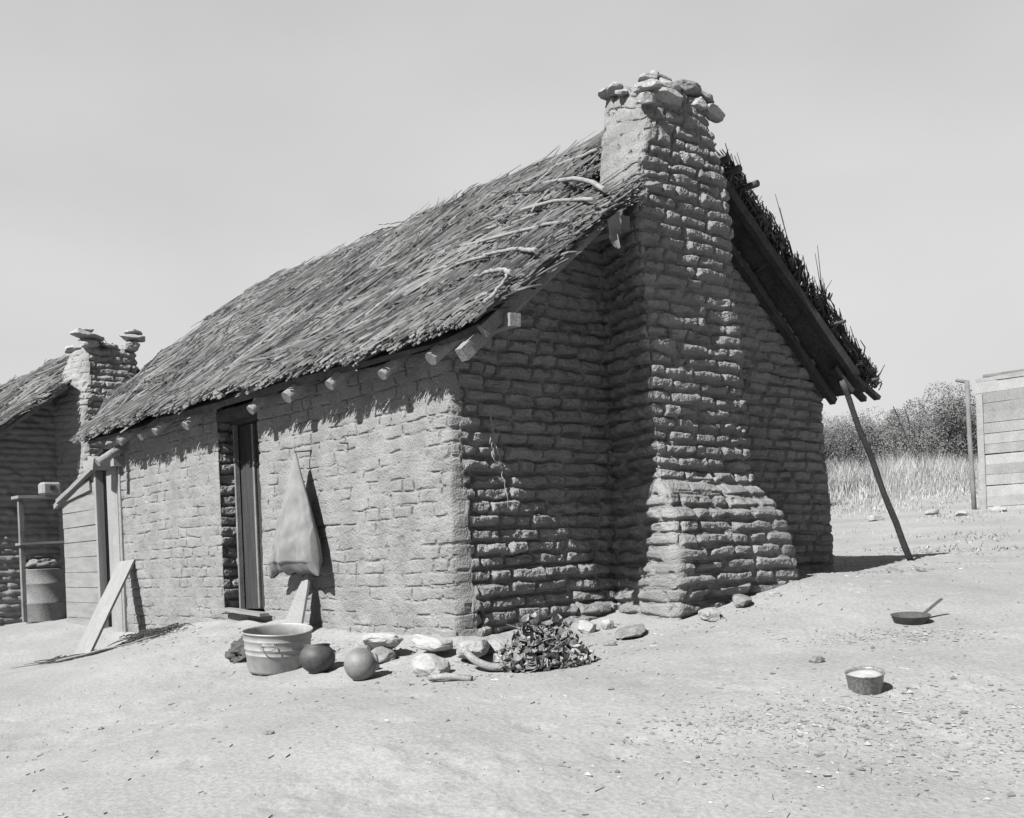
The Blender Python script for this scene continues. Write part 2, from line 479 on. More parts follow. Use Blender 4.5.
def round_path(pts, rads, step):
    """polyline with rounded corners -> points, outward normals (right of travel), arc lengths"""
    pts = [np.array(p, float) for p in pts]
    out = [pts[0]]
    for i in range(1, len(pts) - 1):
        a, b, c = pts[i - 1], pts[i], pts[i + 1]; r = rads[i]
        d1 = (a - b) / np.linalg.norm(a - b); d2 = (c - b) / np.linalg.norm(c - b)
        p, q = b + d1 * r, b + d2 * r
        for t in np.linspace(0, 1, 8): out.append((1 - t) ** 2 * p + 2 * t * (1 - t) * b + t * t * q)
    out.append(pts[-1]); out = np.array(out)
    s = np.r_[0, np.cumsum(np.linalg.norm(np.diff(out, axis=0), axis=1))]
    n = max(4, int(s[-1] / step)); t = np.linspace(0, s[-1], n)
    P = np.stack([np.interp(t, s, out[:, 0]), np.interp(t, s, out[:, 1])], 1)
    T = np.gradient(P, axis=0); T /= np.linalg.norm(T, axis=1)[:, None]
    N = np.stack([T[:, 1], -T[:, 0]], 1)
    return P, N, t

def wall_surface(name, pts, rads, z0, ztop, amp, mat, parent, seed, step=.0088, zstep=.0072, off=None, shift=0.0, hole=None, hc=COURSE, corner=None):
    P, N, s = round_path(pts, rads, step)
    zt = ztop(P[:, 0], P[:, 1])
    zs = np.arange(z0, zt.max() + zstep, zstep)
    S, Z = np.meshgrid(s + shift, zs, indexing='ij')
    X = P[:, 0][:, None] + 0 * Z; Y = P[:, 1][:, None] + 0 * Z
    NX = N[:, 0][:, None] + 0 * Z; NY = N[:, 1][:, None] + 0 * Z
    Z = np.minimum(Z, zt[:, None])
    prof, b1, b2, b3, fv, dj, dv = brick_relief(S, Z, seed, hc)
    A, plaster = amp(X, Y, Z, S)               # joint depth (m), how smoothed over (0..1)
    k = A / .03
    hol = .5 + .5 * vnoise(S * 2.2, Z * 2.2, 0, seed + 44)
    raked = sstep(.016, .026, A)
    D = A * 1.35 * (prof - 1) * (1 - .7 * plaster) * raked
    # worn and smeared face : only hairline cracks show where the joints are
    crk = np.exp(-(dj / .0042) ** 2) * sstep(-.10, .22, fbm(S * 6, Z * 9, 0, 4, seed + 20, .7) + .15 * (b1 - .5)) * np.where(np.abs((fv - .5)) > .38, .7, 1.15)
    D -= .03 * raked * (1 - plaster) * sstep(.1, .5, fbm(S * 3.5, Z * 5, 0, 3, seed + 50))
    D -= (1 - raked) * (.018 * crk + .0015 * (1 - prof))
    D += (b1 - .5) * .036 * (1 - plaster) * k * (.3 + .7 * raked) + ((b2 - .5) * .036 * (fv - .5) + b3 * .14) * k * raked + .005 * k * fbm(S * 55, Z * 60, 0, 2, seed + 31, .8) + .009 * fbm(S * 2, Z * 2, 0, 3, seed + 5)
    D += (.004 + .011 * k) * fbm(S * 21, Z * 25, 0, 4, seed + 6, .75) * (.6 + .5 * hol) + (.006 + .011 * k) * fbm(S * 8, Z * 10, 0, 3, seed + 7)
    pit = sstep(.40, .60, fbm(S * 9, Z * 12, 0, 2, seed + 12)); D -= pit * .016 * (k * .9 + .15)
    if corner is not None:                     # weathered corner: radius grows towards the ground
        t = np.where(Y > X, -Y, X) + 0 * Z; near = (np.abs(X) < 1.2) & (Y < 1.2)
        Ra, Rb = corner(Z)
        u = np.where(t < 0, .5 * (1 + t / Ra), .5 * (1 + t / Rb))
        m = near & (u > 0) & (u < 1)
        bx = u * u * Rb; by = (1 - u) ** 2 * Ra
        tx = 2 * u * Rb; ty = -2 * (1 - u) * Ra; tl = np.hypot(tx, ty) + 1e-9
        X = np.where(m, bx, X); Y = np.where(m, by, Y)
        NX = np.where(m, ty / tl, NX); NY = np.where(m, -tx / tl, NY)
        D = np.where(m, D - .012 * np.sin(np.clip(u, 0, 1) * math.pi) * (1 + vnoise(Z * 8, Z * 0, 0, 3)), D)
    if off is not None: D = D + off(X, Y, Z, S)
    VX = X + NX * D; VY = Y + NY * D
    V = np.stack([VX, VY, Z], -1).reshape(-1, 3)
    ns, nz = Z.shape
    I = (np.arange(ns - 1)[:, None] * nz + np.arange(nz - 1)[None, :])
    keep = (Z[:-1, 1:] - Z[:-1, :-1] + Z[1:, 1:] - Z[1:, :-1]) > 1e-5
    I = I[keep]
    F = np.stack([I, I + 1, I + nz + 1, I + nz], 1)[:, ::-1]
    return V, F

def join_arrays(parts):
    V = []; F = []; n = 0
    for v, f in parts: V.append(v); F.append(np.asarray(f) + n); n += len(v)
    return np.vstack(V), np.vstack(F)

W_H, L_H, RIDX = 4.65, 6.6, 2.31
K_ROOF = .797
X_E, Z_E = -.30, 2.05
def under_roof(x):      # underside of the roof deck, where walls stop
    return np.minimum(Z_E + K_ROOF * (x - X_E), Z_E + K_ROOF * (4.62 - X_E - x)) - .09

# ---- first house
house = thing("adobe_house", "nearest adobe brick house with thatched roof and big chimney on its gable", "house", (0, 0, 0))

def amp1(X, Y, Z, S):
    g = sstep(-.005, .16, X) * (Y < .6)                      # 0 on the long front wall, 1 on gable
    rev = (Y > 2.7) & (X > .02)
    long_a = .004 + .004 * sstep(-.1, .5, fbm(S * 1.2, Z * 1.5, 0, 2, 61))
    A = long_a * (1 - g) + (.034) * g
    A = A * (1 - .6 * np.exp(-np.hypot(X - W_H, Y) / .12))
    A = np.where(rev, .03, A)
    pl = (1 - g) * (.25 + .5 * sstep(-.2, .3, fbm(S * 1.6, Z * 1.9, 0, 2, 63))) + g * .75 * sstep(2.2, 2.6, Z) + g * .35 * sstep(.0, .5, fbm(S * 1.1 + 3, Z * 1.1, 0, 2, 64))
    return A, np.clip(np.where(rev, .1, pl), 0, .9)

def off1(X, Y, Z, S):
    d = -.04 * np.exp(-((Z + .02) / .1) ** 2) * (X > .3) * (.5 + vnoise(S * 3, Z * 3, 0, 15))
    # right corner wears back towards its top
    sr = np.where(Y < .3, np.abs(X - W_H), 9)
    d += -.10 * np.exp(-sr / .1) * sstep(.6, 1.9, Z) * .6
    # low mud plinth at the foot of the gable beside the chimney
    d += .07 * sstep(.38, .1, Z) * np.exp(-((X - 1.25) / .35) ** 2) * (Y < .3) * (X > .3)
    return d

def topA(x, y): return np.full_like(x, 2.08) + np.clip(x, 0, .25) * .6
def topB(x, y): return np.where((y > .1) & (x < 1), 2.08 + np.clip(x, 0, .3) * .6, under_roof(x))
pa = wall_surface("w", [(0, 5.97), (0, 3.6), (.4, 3.6)], [0, .04, 0], -.5, topA, amp1, 'adobe', house, 5, off=off1, shift=0)
pb = wall_surface("w", [(.4, 2.83), (0, 2.83), (0, 0), (W_H, 0), (W_H, 1.2)], [0, .04, .05, .06, 0], -.5, topB, amp1, 'adobe', house, 9, off=off1, shift=20, corner=lambda Z: (.05 + .05 * sstep(1.8, .2, Z), .10 + .05 * vnoise(Z * 9, Z * 0, 0, 6) + .42 * sstep(1.9, .0, Z)))
pc = wall_surface("w", [(.4, 3.64), (.17, 3.64), (.17, 2.79), (.4, 2.79)], [0, .01, .01, 0], -.5, lambda x, y: np.full_like(x, .17), amp1, 'adobe', house, 12, step=.03, zstep=.02, shift=40)
pd = wall_surface("w", [(0, 3.64), (0, 2.79)], [0, 0], -.5, lambda x, y: np.full_like(x, .165), amp1, 'adobe', house, 12, step=.02, zstep=.015, shift=44)
# plain hidden faces of the far sides, so that the walls enclose
def quad(a, b, c, d): return np.array([a, b, c, d], float), np.array([[0, 1, 2, 3]])
parts = [pa, pb, pc, pd,
         quad((W_H, 1.18, -.5), (W_H, L_H, -.5), (W_H, L_H, 1.95), (W_H, 1.18, 1.95)),
         quad((W_H, L_H, -.5), (0, L_H, -.5), (0, L_H, 1.95), (W_H, L_H, 1.95)),
         (np.array([(0, L_H, 1.95), (RIDX, L_H, 3.9), (W_H, L_H, 1.95), (RIDX, L_H, 1.95)], float), np.array([[0, 1, 2, 3]])),
         quad((-.015, 3.64, .165), (-.015, 2.79, .165), (.42, 2.79, .165), (.42, 3.64, .165)),
         quad((.5, 6.0, -.4), (.5, 2.3, -.4), (.5, 2.3, 2), (.5, 6.0, 2))]
V, F = join_arrays(parts)
wall = link("wall", npmesh("wall", V, F, False), 'adobe', house)

# ---- doorway
lintel = beam("lintel", (.075, 2.68, 2.01), (.075, 3.62, 2.01), .13, .10, 'dark_wood', wall, seed=3)
lint2 = beam("lintel", (.23, 2.7, 2.0), (.23, 3.75, 2.0), .16, .12, 'dark_wood', wall, seed=4)
door = link("door", bmmesh("door", (lambda bm: ([add_box(bm, (.235, 2.93 + .155 * i, 1.06), (.03 + .004 * (i % 2), .15, 1.74)) for i in range(5)], bm)[1])(bmesh.new()), False, .003), 'door_wood', house)
for y in (3.585, 2.86):
    box_obj("door_jamb", (.185, y, 1.06), (.05, .022, 1.76), 'old_wood', door, bev=.004, jit=.003, seed=int(y * 9))
box_obj("door_batten", (.205, 3.27, 1.06), (.03, .03, 1.72), 'old_wood', door, bev=.004, jit=.003, seed=4)
beam("door_sill", (-.08, 2.66, .165), (-.04, 3.50, .205), .09, .028, 'grey_wood', house, seed=8)

# ---- chimney : closed loop of sections
def chimney_arrays(secs, seed, step=.012, zstep=.009, plaster_top=3.0, hc=COURSE):
    """secs: list of (z, [(x,y)...]) same corner count, travelling with the outside on the right"""
    zz = np.array([s[0] for s in secs]); C_ = np.array([s[1] for s in secs], float)   # (k, m, 2)
    m = C_.shape[1]
    base = C_[len(secs) // 2]
    Ls = [np.linalg.norm(base[(i + 1) % m] - base[i]) for i in range(m)]
    zs = np.arange(zz[0], zz[-1] + zstep / 2, zstep)
    Cz = np.stack([np.stack([np.interp(zs, zz, C_[:, i, a]) for a in (0, 1)], -1) for i in range(m)], 1)  # (nz, m, 2)
    cols = []; S = []; s0 = 0
    rc = .12
    for i in range(m):
        L = Ls[i]; n = max(3, int(L / step)); t = np.arange(n) / n
        a, b = Cz[:, i], Cz[:, (i + 1) % m]
        cols.append(a[:, None, :] * (1 - t)[None, :, None] + b[:, None, :] * t[None, :, None]); S.append(s0 + t * L); s0 += L
    P = np.concatenate(cols, 1); S = np.concatenate(S)
    ns = P.shape[1]
    # soften the corners
    k = max(1, int(rc / step / 2))
    for _ in range(3):
        P = sum(np.roll(P, j, 1) for j in range(-k, k + 1)) / (2 * k + 1)
    Q = P; k2 = int(.13 / step / 2)
    for _ in range(3):
        Q = sum(np.roll(Q, j, 1) for j in range(-k2, k2 + 1)) / (2 * k2 + 1)
    wq = (sstep(3.0, 3.7, zs) * .9)[:, None, None]
    P = P * (1 - wq) + Q * wq
    T = np.roll(P, -2, 1) - np.roll(P, 2, 1); T /= np.linalg.norm(T, axis=2)[..., None] + 1e-9
    N = np.stack([T[..., 1], -T[..., 0]], -1)
    SS, ZZ = np.meshgrid(S, zs, indexing='xy')
    return P, N, SS, ZZ, ns

def chimney_obj(name, secs, seed, mat, parent, step=.012, zstep=.009, amp=None, hc=COURSE, topz=None):
    P, N, S, Z, ns = chimney_arrays(secs, seed, step, zstep)
    prof, b1, b2, b3, fv, dj, dv = brick_relief(S + 70, Z, seed, hc)
    A, pl = amp(P[..., 0], P[..., 1], Z, S)
    D = A * 1.4 * (prof - 1) * (1 - .95 * pl) - .010 * np.exp(-(dj / .003) ** 2) * (pl > .5) * (fbm(S * 4, Z * 5, 0, 2, seed) > 0) + (b1 - .5) * .036 * (1 - pl) * (A / .03)
    D -= .045 * sstep(.05, .5, fbm(S * 3.5, Z * 5, 0, 3, seed + 50)) * (1 - pl)
    D += ((b2 - .5) * .036 * (fv - .5) + b3 * .14) * (1 - pl) + .005 * (1 - pl) * fbm(S * 55, Z * 60, 0, 2, seed + 31, .8) + .014 * fbm(S * 2, Z * 2, 0, 3, seed + 5)
    D += (.004 + .013 * (1 - pl)) * fbm(S * 21, Z * 25, 0, 4, seed + 6, .75) + .014 * fbm(S * 8, Z * 10, 0, 3, seed + 7) * (1 - .5 * pl)
    pit = sstep(.40, .62, fbm(S * 9, Z * 12, 0, 2, seed + 12)); D -= pit * .016 * (A / .03)
    Zo = Z + .004 * vnoise(S * 11, Z * 11, 0, seed + 3) + (.15 * sstep(3.5, 4.1, Z) * sstep(-.5, -.05, P[..., 1]) if topz else 0) + .03 * sstep(3.6, 4.1, Z) * vnoise(S * 5, Z * 0, 0, seed + 9)
    X = P[..., 0] + N[..., 0] * D; Y = P[..., 1] + N[..., 1] * D
    V = np.stack([X, Y, Zo], -1).reshape(-1, 3)
    nz = Z.shape[0]
    I, J = np.meshgrid(np.arange(nz - 1), np.arange(ns), indexing='ij')
    J2 = (J + 1) % ns
    F = np.stack([I * ns + J, I * ns + J2, (I + 1) * ns + J2, (I + 1) * ns + J], -1).reshape(-1, 4)
    # flue rim : inward ledge and dark shaft
    c = P[-1].mean(0)
    n0 = len(V); top = V[-ns:]
    inner = top.copy(); inner[:, :2] = c + (top[:, :2] - c) * .62
    low = inner.copy(); low[:, 2] -= .7
    V = np.vstack([V, inner, low, [[c[0], c[1], low[0, 2]]]])
    b = (nz - 1) * ns; j = np.arange(ns); j2 = (j + 1) % ns
    F = np.vstack([F, np.stack([b + j, b + j2, n0 + j2, n0 + j], 1), np.stack([n0 + j, n0 + j2, n0 + ns + j2, n0 + ns + j], 1)])
    return link(name, npmesh(name, V, F, False), mat, parent)

SECS = [
    (-.35, [(1.62, .30), (1.42, -.42), (1.22, -.90), (2.90, -.90), (2.95, .30)]),
    (.30, [(1.62, .30), (1.42, -.42), (1.24, -.89), (2.86, -.88), (2.92, .30)]),
    (.62, [(1.62, .30), (1.42, -.43), (1.27, -.87), (2.84, -.84), (2.90, .30)]),
    (.86, [(1.63, .30), (1.41, -.44), (1.30, -.83), (2.80, -.78), (2.87, .30)]),
    (1.00, [(1.64, .30), (1.42, -.47), (1.33, -.77), (2.72, -.70), (2.84, .30)]),
    (1.10, [(1.64, .30), (1.45, -.50), (1.39, -.66), (2.64, -.62), (2.82, .30)]),
    (1.18, [(1.65, .28), (1.48, -.46), (1.43, -.60), (2.63, -.59), (2.80, .28)]),
    (1.80, [(1.64, .26), (1.45, -.40), (1.39, -.60), (2.56, -.60), (2.74, .26)]),
    (2.40, [(1.62, .22), (1.43, -.38), (1.35, -.60), (2.52, -.60), (2.70, .22)]),
    (3.10, [(1.60, .14), (1.41, -.35), (1.31, -.60), (2.49, -.60), (2.66, .14)]),
    (3.45, [(1.62, .12), (1.45, -.33), (1.38, -.58), (2.47, -.59), (2.62, .12)]),
    (3.75, [(1.68, .12), (1.53, -.30), (1.48, -.54), (2.42, -.56), (2.56, .12)]),
    (4.02, [(1.76, .12), (1.61, -.28), (1.57, -.50), (2.35, -.53), (2.48, .12)]),
    (4.12, [(1.77, .12), (1.63, -.28), (1.60, -.49), (2.33, -.52), (2.46, .12)]),
]
def ampc(X, Y, Z, S):
    left = (X < 1.78) * sstep(-.62, -.42, Y + .16 * fbm(Z * 7, S * 3, 0, 3, 12))
    A = np.full_like(X, .034)
    pl = .15 + .5 * sstep(0, .5, fbm(S * 1.5, Z * 1.5, 0, 2, 81))
    pl = pl + .35 * sstep(3.6, 3.95, Z) + .9 * (sstep(2.9, 3.2, Z) * left)
    pl = pl + np.where(Z < 1.2, .85 * sstep(1.50, 1.28, X + .10 * fbm(Z * 6, Z * 0 + 2, 0, 2, 4)) * sstep(1.2, 1.0, Z), 0) * (.75 + .5 * fbm(S * 4, Z * 4, 0, 2, 9))
    pl = pl + .5 * sstep(.10, .03, np.abs(Z - 1.06))
    return A, np.clip(pl, 0, .95)
chimney = chimney_obj("chimney", SECS, 31, 'adobe', house, amp=ampc, step=.0085, zstep=.007, topz=1)

# loose stones capping the chimney (parts of it)
cap = [  # x, y, z, sx, sy, sz, rz, tilt
    (1.57, -.50, 4.06, .18, .16, .10, .3, (.1, -.30)), (1.83, -.50, 4.12, .34, .22, .13, .02, (.0, .10)),
    (2.19, -.50, 4.17, .16, .18, .12, .2, (.1, .3)), (2.39, -.49, 4.14, .24, .18, .10, .1, (.1, .25)),
    (1.67, -.46, 4.19, .26, .2, .10, -.05, (.0, -.10)), (1.89, -.46, 4.23, .26, .2, .11, .1, (.0, .10)),
    (2.10, -.45, 4.27, .26, .22, .11, .1, (0, .05)), (2.30, -.44, 4.26, .22, .2, .10, .1, (.0, .15)),
    (1.72, -.40, 4.28, .26, .18, .08, .3, (.0, -.15)), (1.83, -.38, 4.35, .08, .08, .07, .3, (.0, .4)), (1.90, -.38, 4.32, .2, .16, .06, .1, (.0, .3)),
    (1.66, -.12, 4.28, .18, .14, .06, 1.2, (.1, .1)), (1.62, -.22, 4.21, .14, .12, .06, .4, (.1, -.1)), (1.72, .0, 4.30, .2, .2, .07, 0, (0, 0)),
    (1.95, .06, 4.29, .34, .2, .10, 0, (0, 0)), (2.28, .06, 4.28, .3, .2, .12, .1, (0, 0)), (2.45, -.12, 4.22, .16, .26, .12, 0, (0, 0)), (2.42, -.34, 4.22, .16, .18, .10, .6, (0, 0)),
]
for i, (x, y, z, sx, sy, sz, rz, tl) in enumerate(cap):
    rock("cap_stone", (x, y, z - .06), (sx, sy, sz * .92), 'stone' if i not in (6, 7, 10) else 'stone_dark', 200 + i, rz, tl, chimney, sub=4, blocky=.7)

# ------------------------------------------------------------------ roof
def roof_frame(side, x_e=X_E, k=K_ROOF, z_e=Z_E, rid=RIDX):
    """maps (v up slope [m], y, h above deck) -> world"""
    th = math.atan(k); c, s = math.cos(th), math.sin(th)
    def f(v, y, h):
        x = x_e + v * c - h * s; z = z_e + v * s + h * c
        if side > 0: x = 2 * rid - x
        return np.stack([x, y + 0 * x, z], -1)
    return f, (rid - x_e) / c

def sag(v, y, seed=0):
    return .09 * fbm(y * .8, v * 1.1, 0, 3, 90 + seed) + .03 * np.sin(v * 9.0 + 1.3 * vnoise(y * .8, v * .3, 0, 91 + seed)) * .35 + .09 * sstep(3.6, 6.5, y) * np.sin(np.clip(v, 0, 3.4) / 3.4 * math.pi)

def deck(name, side, y0f, y1, parent, mat, thick=.05, yo=0.0):
    f, L = roof_frame(side)
    vs = np.linspace(.07, L, 60)
    V0 = []; ny = 110
    tt = np.linspace(0, 1, ny)
    Vv, T = np.meshgrid(vs, tt, indexing='ij')
    Y0 = y0f(Vv); Y = Y0 + (y1 - Y0) * T
    top = f(Vv, Y + yo, sag(Vv, Y) - .035); bot = f(Vv, Y + yo, 0 * Vv - .035 - thick)
    if side > 0: top[-1, :, 0] = np.minimum(top[-1, :, 0], RIDX + 5)
    n = Vv.size; nv = len(vs)
    V = np.vstack([top.reshape(-1, 3), bot.reshape(-1, 3)])
    I = (np.arange(nv - 1)[:, None] * ny + np.arange(ny - 1)[None, :]).ravel()
    F = [np.stack([I, I + 1, I + ny + 1, I + ny], 1), np.stack([I, I + ny, I + ny + 1, I + 1], 1) + n]
    e = np.arange(nv - 1) * ny; F.append(np.stack([e, e + ny, e + ny + n, e + n], 1)); e = e + ny - 1; F.append(np.stack([e, e + n, e + ny + n, e + ny], 1))
    e = np.arange(ny - 1); F.append(np.stack([e, e + n, e + 1 + n, e + 1], 1)); e = e + (nv - 1) * ny; F.append(np.stack([e, e + 1, e + 1 + n, e + n], 1))
    return V, np.vstack(F)

def stems(side, n, y0, y1, seed, rr=None, th0=38, ths=16, lmin=.35, lmax=.85, w=(.0038, .0092), clip=None, yo=0.0, vmax=None, edge=.05, vmin=-.04):
    """thousands of stalks lying on the slope; one mesh (arrays)"""
    rs = np.random.RandomState(seed)
    f, L = roof_frame(side)
    per = 9; nb = max(1, n // per); bi = rs.randint(0, nb, n)
    vb = rs.uniform(vmin, L + .02, nb); yb = rs.uniform(y0, y1, nb); tb = rs.normal(0, ths * .9, nb); hb = rs.uniform(0, .075, nb)
    qb = rs.rand(nb) < .5
    v = vb[bi] + rs.normal(0, .045, n); y = np.clip(yb[bi] + rs.normal(0, .028, n), y0, y1)
    q = qb[bi]                                 # bundles whose butts gather along uneven courses
    row = .36; wand = .10 * fbm(y * 1.1, y * 0, 0, 3, seed + 8)
    v = np.where(q & (v > .2), (np.round((v - wand) / row)) * row + wand + rs.normal(0, .035, n), v)
    v = np.clip(v, vmin, L)
    if vmin < 0:
        k = int(n * .07); v[:k] = rs.uniform(-.03, .12, k) - .09 * np.clip(fbm(y[:k] * 6, y[:k] * 0, 0, 3, 3) + .1, 0, 1) - .05 * (rs.rand(k) < .06) * rs.rand(k); q[:k] = True
    th = np.radians(th0 + tb[bi] + rs.normal(0, 7, n) + 42 * fbm(y * 1.3, v * 1.5, 0, 3, seed + 3))
    th = th * (.12 + .88 * sstep(.0, .5, y - y0)) if side < 0 else th
    flip = (rs.rand(n) < .09) & (v > .3) & (y > y0 + .3); th = np.where(flip, np.radians(rs.uniform(-80, 95, n)), th)
    ln = rs.uniform(lmin, lmax, n)
    th = np.where(v < .22, np.clip(th, rad(-15), rad(58)), th)
    dv = np.cos(th) * ln; dy = -np.sin(th) * ln
    bend = rs.normal(0, .02, n) * ln / .6
    h0 = rs.uniform(.0, .022, n) + hb[bi] + np.where(q, .018, 0) + .045 * fbm(y * 1.6, v * 6, 0, 3, seed + 5) + .02
    h0 = h0 * (.35 + .65 * sstep(0, .4, y - y0)) if side < 0 else h0 * (1 + .7 * sstep(.5, 0, y - y0)); h1 = h0 - ln * rs.uniform(.03, .14, n) + rs.uniform(0, .035, n)
    up = rs.rand(n) < .012; h1 = np.where(up, h0 + rs.uniform(.03, .10, n), h1)
    v1 = v + dv; y1_ = y + dy
    over = v1 > L + .06
    s_ = np.where(over, np.clip((L + .06 - v) / np.maximum(dv, 1e-3), .05, 1), 1)
    v1 = v + dv * s_; y1_ = y + dy * s_
    lim = y0 - edge * rs.uniform(.2, 1, n)
    cut = y1_ < lim
    s2 = np.where(cut, np.clip((y - lim) / np.maximum(y - y1_, 1e-3), .05, 1), 1)
    v1 = v + (v1 - v) * s2; y1_ = y + (y1_ - y) * s2
    a = f(v, y + yo, h0 + sag(v, y)); c = f(v1, y1_ + yo, h1 + sag(v1, y1_))
    vm, ym = (v + v1) / 2 + bend * np.sin(th), (y + y1_) / 2 + bend * np.cos(th)
    b = f(vm, ym + yo, (h0 + h1) / 2 + .008 + sag(vm, ym))
    keep = np.ones(n, bool)
    if clip is not None: keep = ~(clip(a) | clip(c) | clip(b))
    a, b, c = a[keep], b[keep], c[keep]; n = len(a)
    wd = rs.uniform(w[0], w[1], n)[:, None]
    t = c - a; t /= np.linalg.norm(t, axis=1)[:, None] + 1e-9
    nn = np.tile(f(0., 0., 1.) - f(0., 0., 0.), (n, 1))
    sd = np.cross(t, nn); sd /= np.linalg.norm(sd, axis=1)[:, None] + 1e-9
    un = np.cross(sd, t)
    V = []
    for p, q in ((a, 1.0), (b, .9), (c, .55)):
        for ang in (90, 210, 330):
            V.append(p + wd * q * (math.cos(rad(ang)) * sd + math.sin(rad(ang)) * un))
    V = np.stack(V, 1).reshape(-1, 3)
    o = np.arange(n)[:, None] * 9
    F = []
    for r in (0, 3):
        for j in range(3):
            k = (j + 1) % 3
            F.append(np.concatenate([o + r + j, o + r + k, o + r + 3 + k, o + r + 3 + j], 1))
    F.append(np.concatenate([o, o + 1, o + 2, o + 2], 1))
    Fq = np.vstack(F[:-1])
    return V, Fq

def in_chimney(p):
    return (p[:, 0] > 1.33 - .0) & (p[:, 0] < 2.75) & (p[:, 1] < .16) & (p[:, 1] > -.9)

def y0left(v):
    x = X_E + v * math.cos(math.atan(K_ROOF)); return np.where(x > 1.3, -.2, -.62 + .05 * np.clip(x, 0, 1.3) / 1.3)
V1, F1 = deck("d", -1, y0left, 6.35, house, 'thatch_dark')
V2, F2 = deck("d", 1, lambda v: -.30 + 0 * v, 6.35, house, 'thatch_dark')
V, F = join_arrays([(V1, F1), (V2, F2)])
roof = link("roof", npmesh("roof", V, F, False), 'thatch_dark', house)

A_ = [stems(-1, 42000, -.66, 6.45, 11, clip=in_chimney), stems(1, 9000, -.30, 6.35, 12, clip=in_chimney, lmax=.7, edge=.06), stems(1, 2600, -.32, .1, 14, clip=in_chimney, th0=10, ths=22, lmin=.2, lmax=.45, edge=.07)]
# coarse stalks over the fine ones and ragged ridge litter
A_.append(stems(-1, 2600, -.66, 6.4, 15, clip=in_chimney, lmin=.4, lmax=1.1, w=(.006, .012), th0=50, ths=34, vmin=.3))
V, F = join_arrays(A_)
thatch = link("thatch", npmesh("thatch", V, F, False), 'thatch', roof)

# ridge stalks lying along the ridge
rs = np.random.RandomState(77)
RP = []
for i in range(520):
    y = rs.uniform(.2, 6.3); l = rs.uniform(.3, 1.0); x = RIDX + rs.normal(0, .10); z = 4.07 - abs(x - RIDX) * .7 + rs.uniform(0, .05)
    dx = rs.normal(0, .12)
    V_, F_ = tube_arrays([(x, y, z), (x + dx * .5, y + l / 2, z + .015), (x + dx, y + l, z - abs(dx) * .4 + rs.uniform(-.02, .02))], [.006] * 3, 4, i, 0)
    RP.append((V_, np.array(F_)))
V, F = join_arrays(RP)
me = bpy.data.meshes.new("ridge_stalks"); me.from_pydata([tuple(v) for v in V], [], [tuple(dict.fromkeys(f)) for f in F.tolist()])
link("ridge_stalks", me, 'thatch', roof)

def roof_z(x): return Z_E + K_ROOF * (min(x, 2 * RIDX - x) - X_E)
def pole(pts, r, seed,  mat='pole', off=.135, name="roof_pole"):
    P_ = [(x, y, roof_z(x) + (z if z is not None else 0) + off) for x, y, z in pts]
    return tube_obj(name, P_, r * .8, mat, roof, sides=7, n=18, taper=.6, wob=.007, rough=.12, seed=seed)
pole([(.92, -.66, -.015), (1.18, -.3, .0), (1.48, .35, .02), (1.60, .95, .01), (1.60, 1.5, .01), (1.56, 2.2, .01), (1.55, 3.0, .0)], .026, 1)
pole([(.79, -.68, -.01), (1.03, -.07, .01), (1.17, .56, .0), (1.22, 1.0, .01), (1.30, 1.7, .01), (1.36, 2.3, .0)], .020, 2)
pole([(.57, -.66, -.01), (.66, -.25, .0), (.72, .15, .0), (.79, .62, .01), (.92, 1.4, .01), (1.0, 2.0, 0)], .018, 3)
pole([(.22, -.68, .0), (.34, -.40, .01), (.50, .2, .0)], .022, 4)
pole([(.0, -.68, .0), (.12, -.40, .01), (.16, -.1, 0)], .026, 5)
pole([(-.19, -.66, .0), (-.21, -.45, .0), (-.17, -.15, .0)], .018, 6)
pole([(-.27, -.70, -.02), (-.1, -.70, .0), (.05, -.6, .0)], .018, 16)
pole([(1.53, 1.75, .0), (1.48, 2.3, .0), (1.55, 2.8, .0), (1.77, 4.0, 0)], .018, 7)
pole([(1.82, .25, .02), (1.85, .68, .02), (1.92, 1.2, 0), (2.02, 1.8, 0)], .022, 8)
pole([(2.22, .7, .0), (2.28, 1.6, .0), (2.25, 2.6, 0), (2.2, 3.4, 0)], .020, 9)
pole([(2.12, 2.9, .0), (2.2, 3.5, .02), (2.22, 4.0, .10)], .014, 10)
pole([(2.08, 3.2, .0), (2.2, 3.9, .05), (2.3, 4.5, .02)], .016, 11)
pole([(2.25, 4.3, .0), (2.24, 5.0, .0), (2.3, 6.1, 0)], .016, 12)
pole([(1.3, 2.6, .0), (1.45, 3.3, .0), (1.5, 4.2, 0)], .014, 13)
pole([(1.0, .2, .0), (1.6, .5, .0), (2.2, .55, 0)], .014, 14)
pole([(1.0, .6, .0), (1.02, 1.6, .01), (1.1, 2.8, .0)], .018, 31)
pole([(.45, .1, .0), (.52, .8, .01), (.6, 1.5, .0)], .016, 32)
pole([(1.75, .9, .0), (1.72, 2.0, .01), (1.7, 3.2, .0)], .018, 33)
for i in range(5):      # twigs sticking up from the ridge
    y = [2.2, 4.1, 4.4, 5.2, 6.2][i]
    tube_obj("twig", [(2.2, y, 4.08), (2.26 + .05 * i % .1, y - .22, 4.15 + .02 * (i % 3))], .006, 'thatch', roof, sides=4, n=4, seed=i)

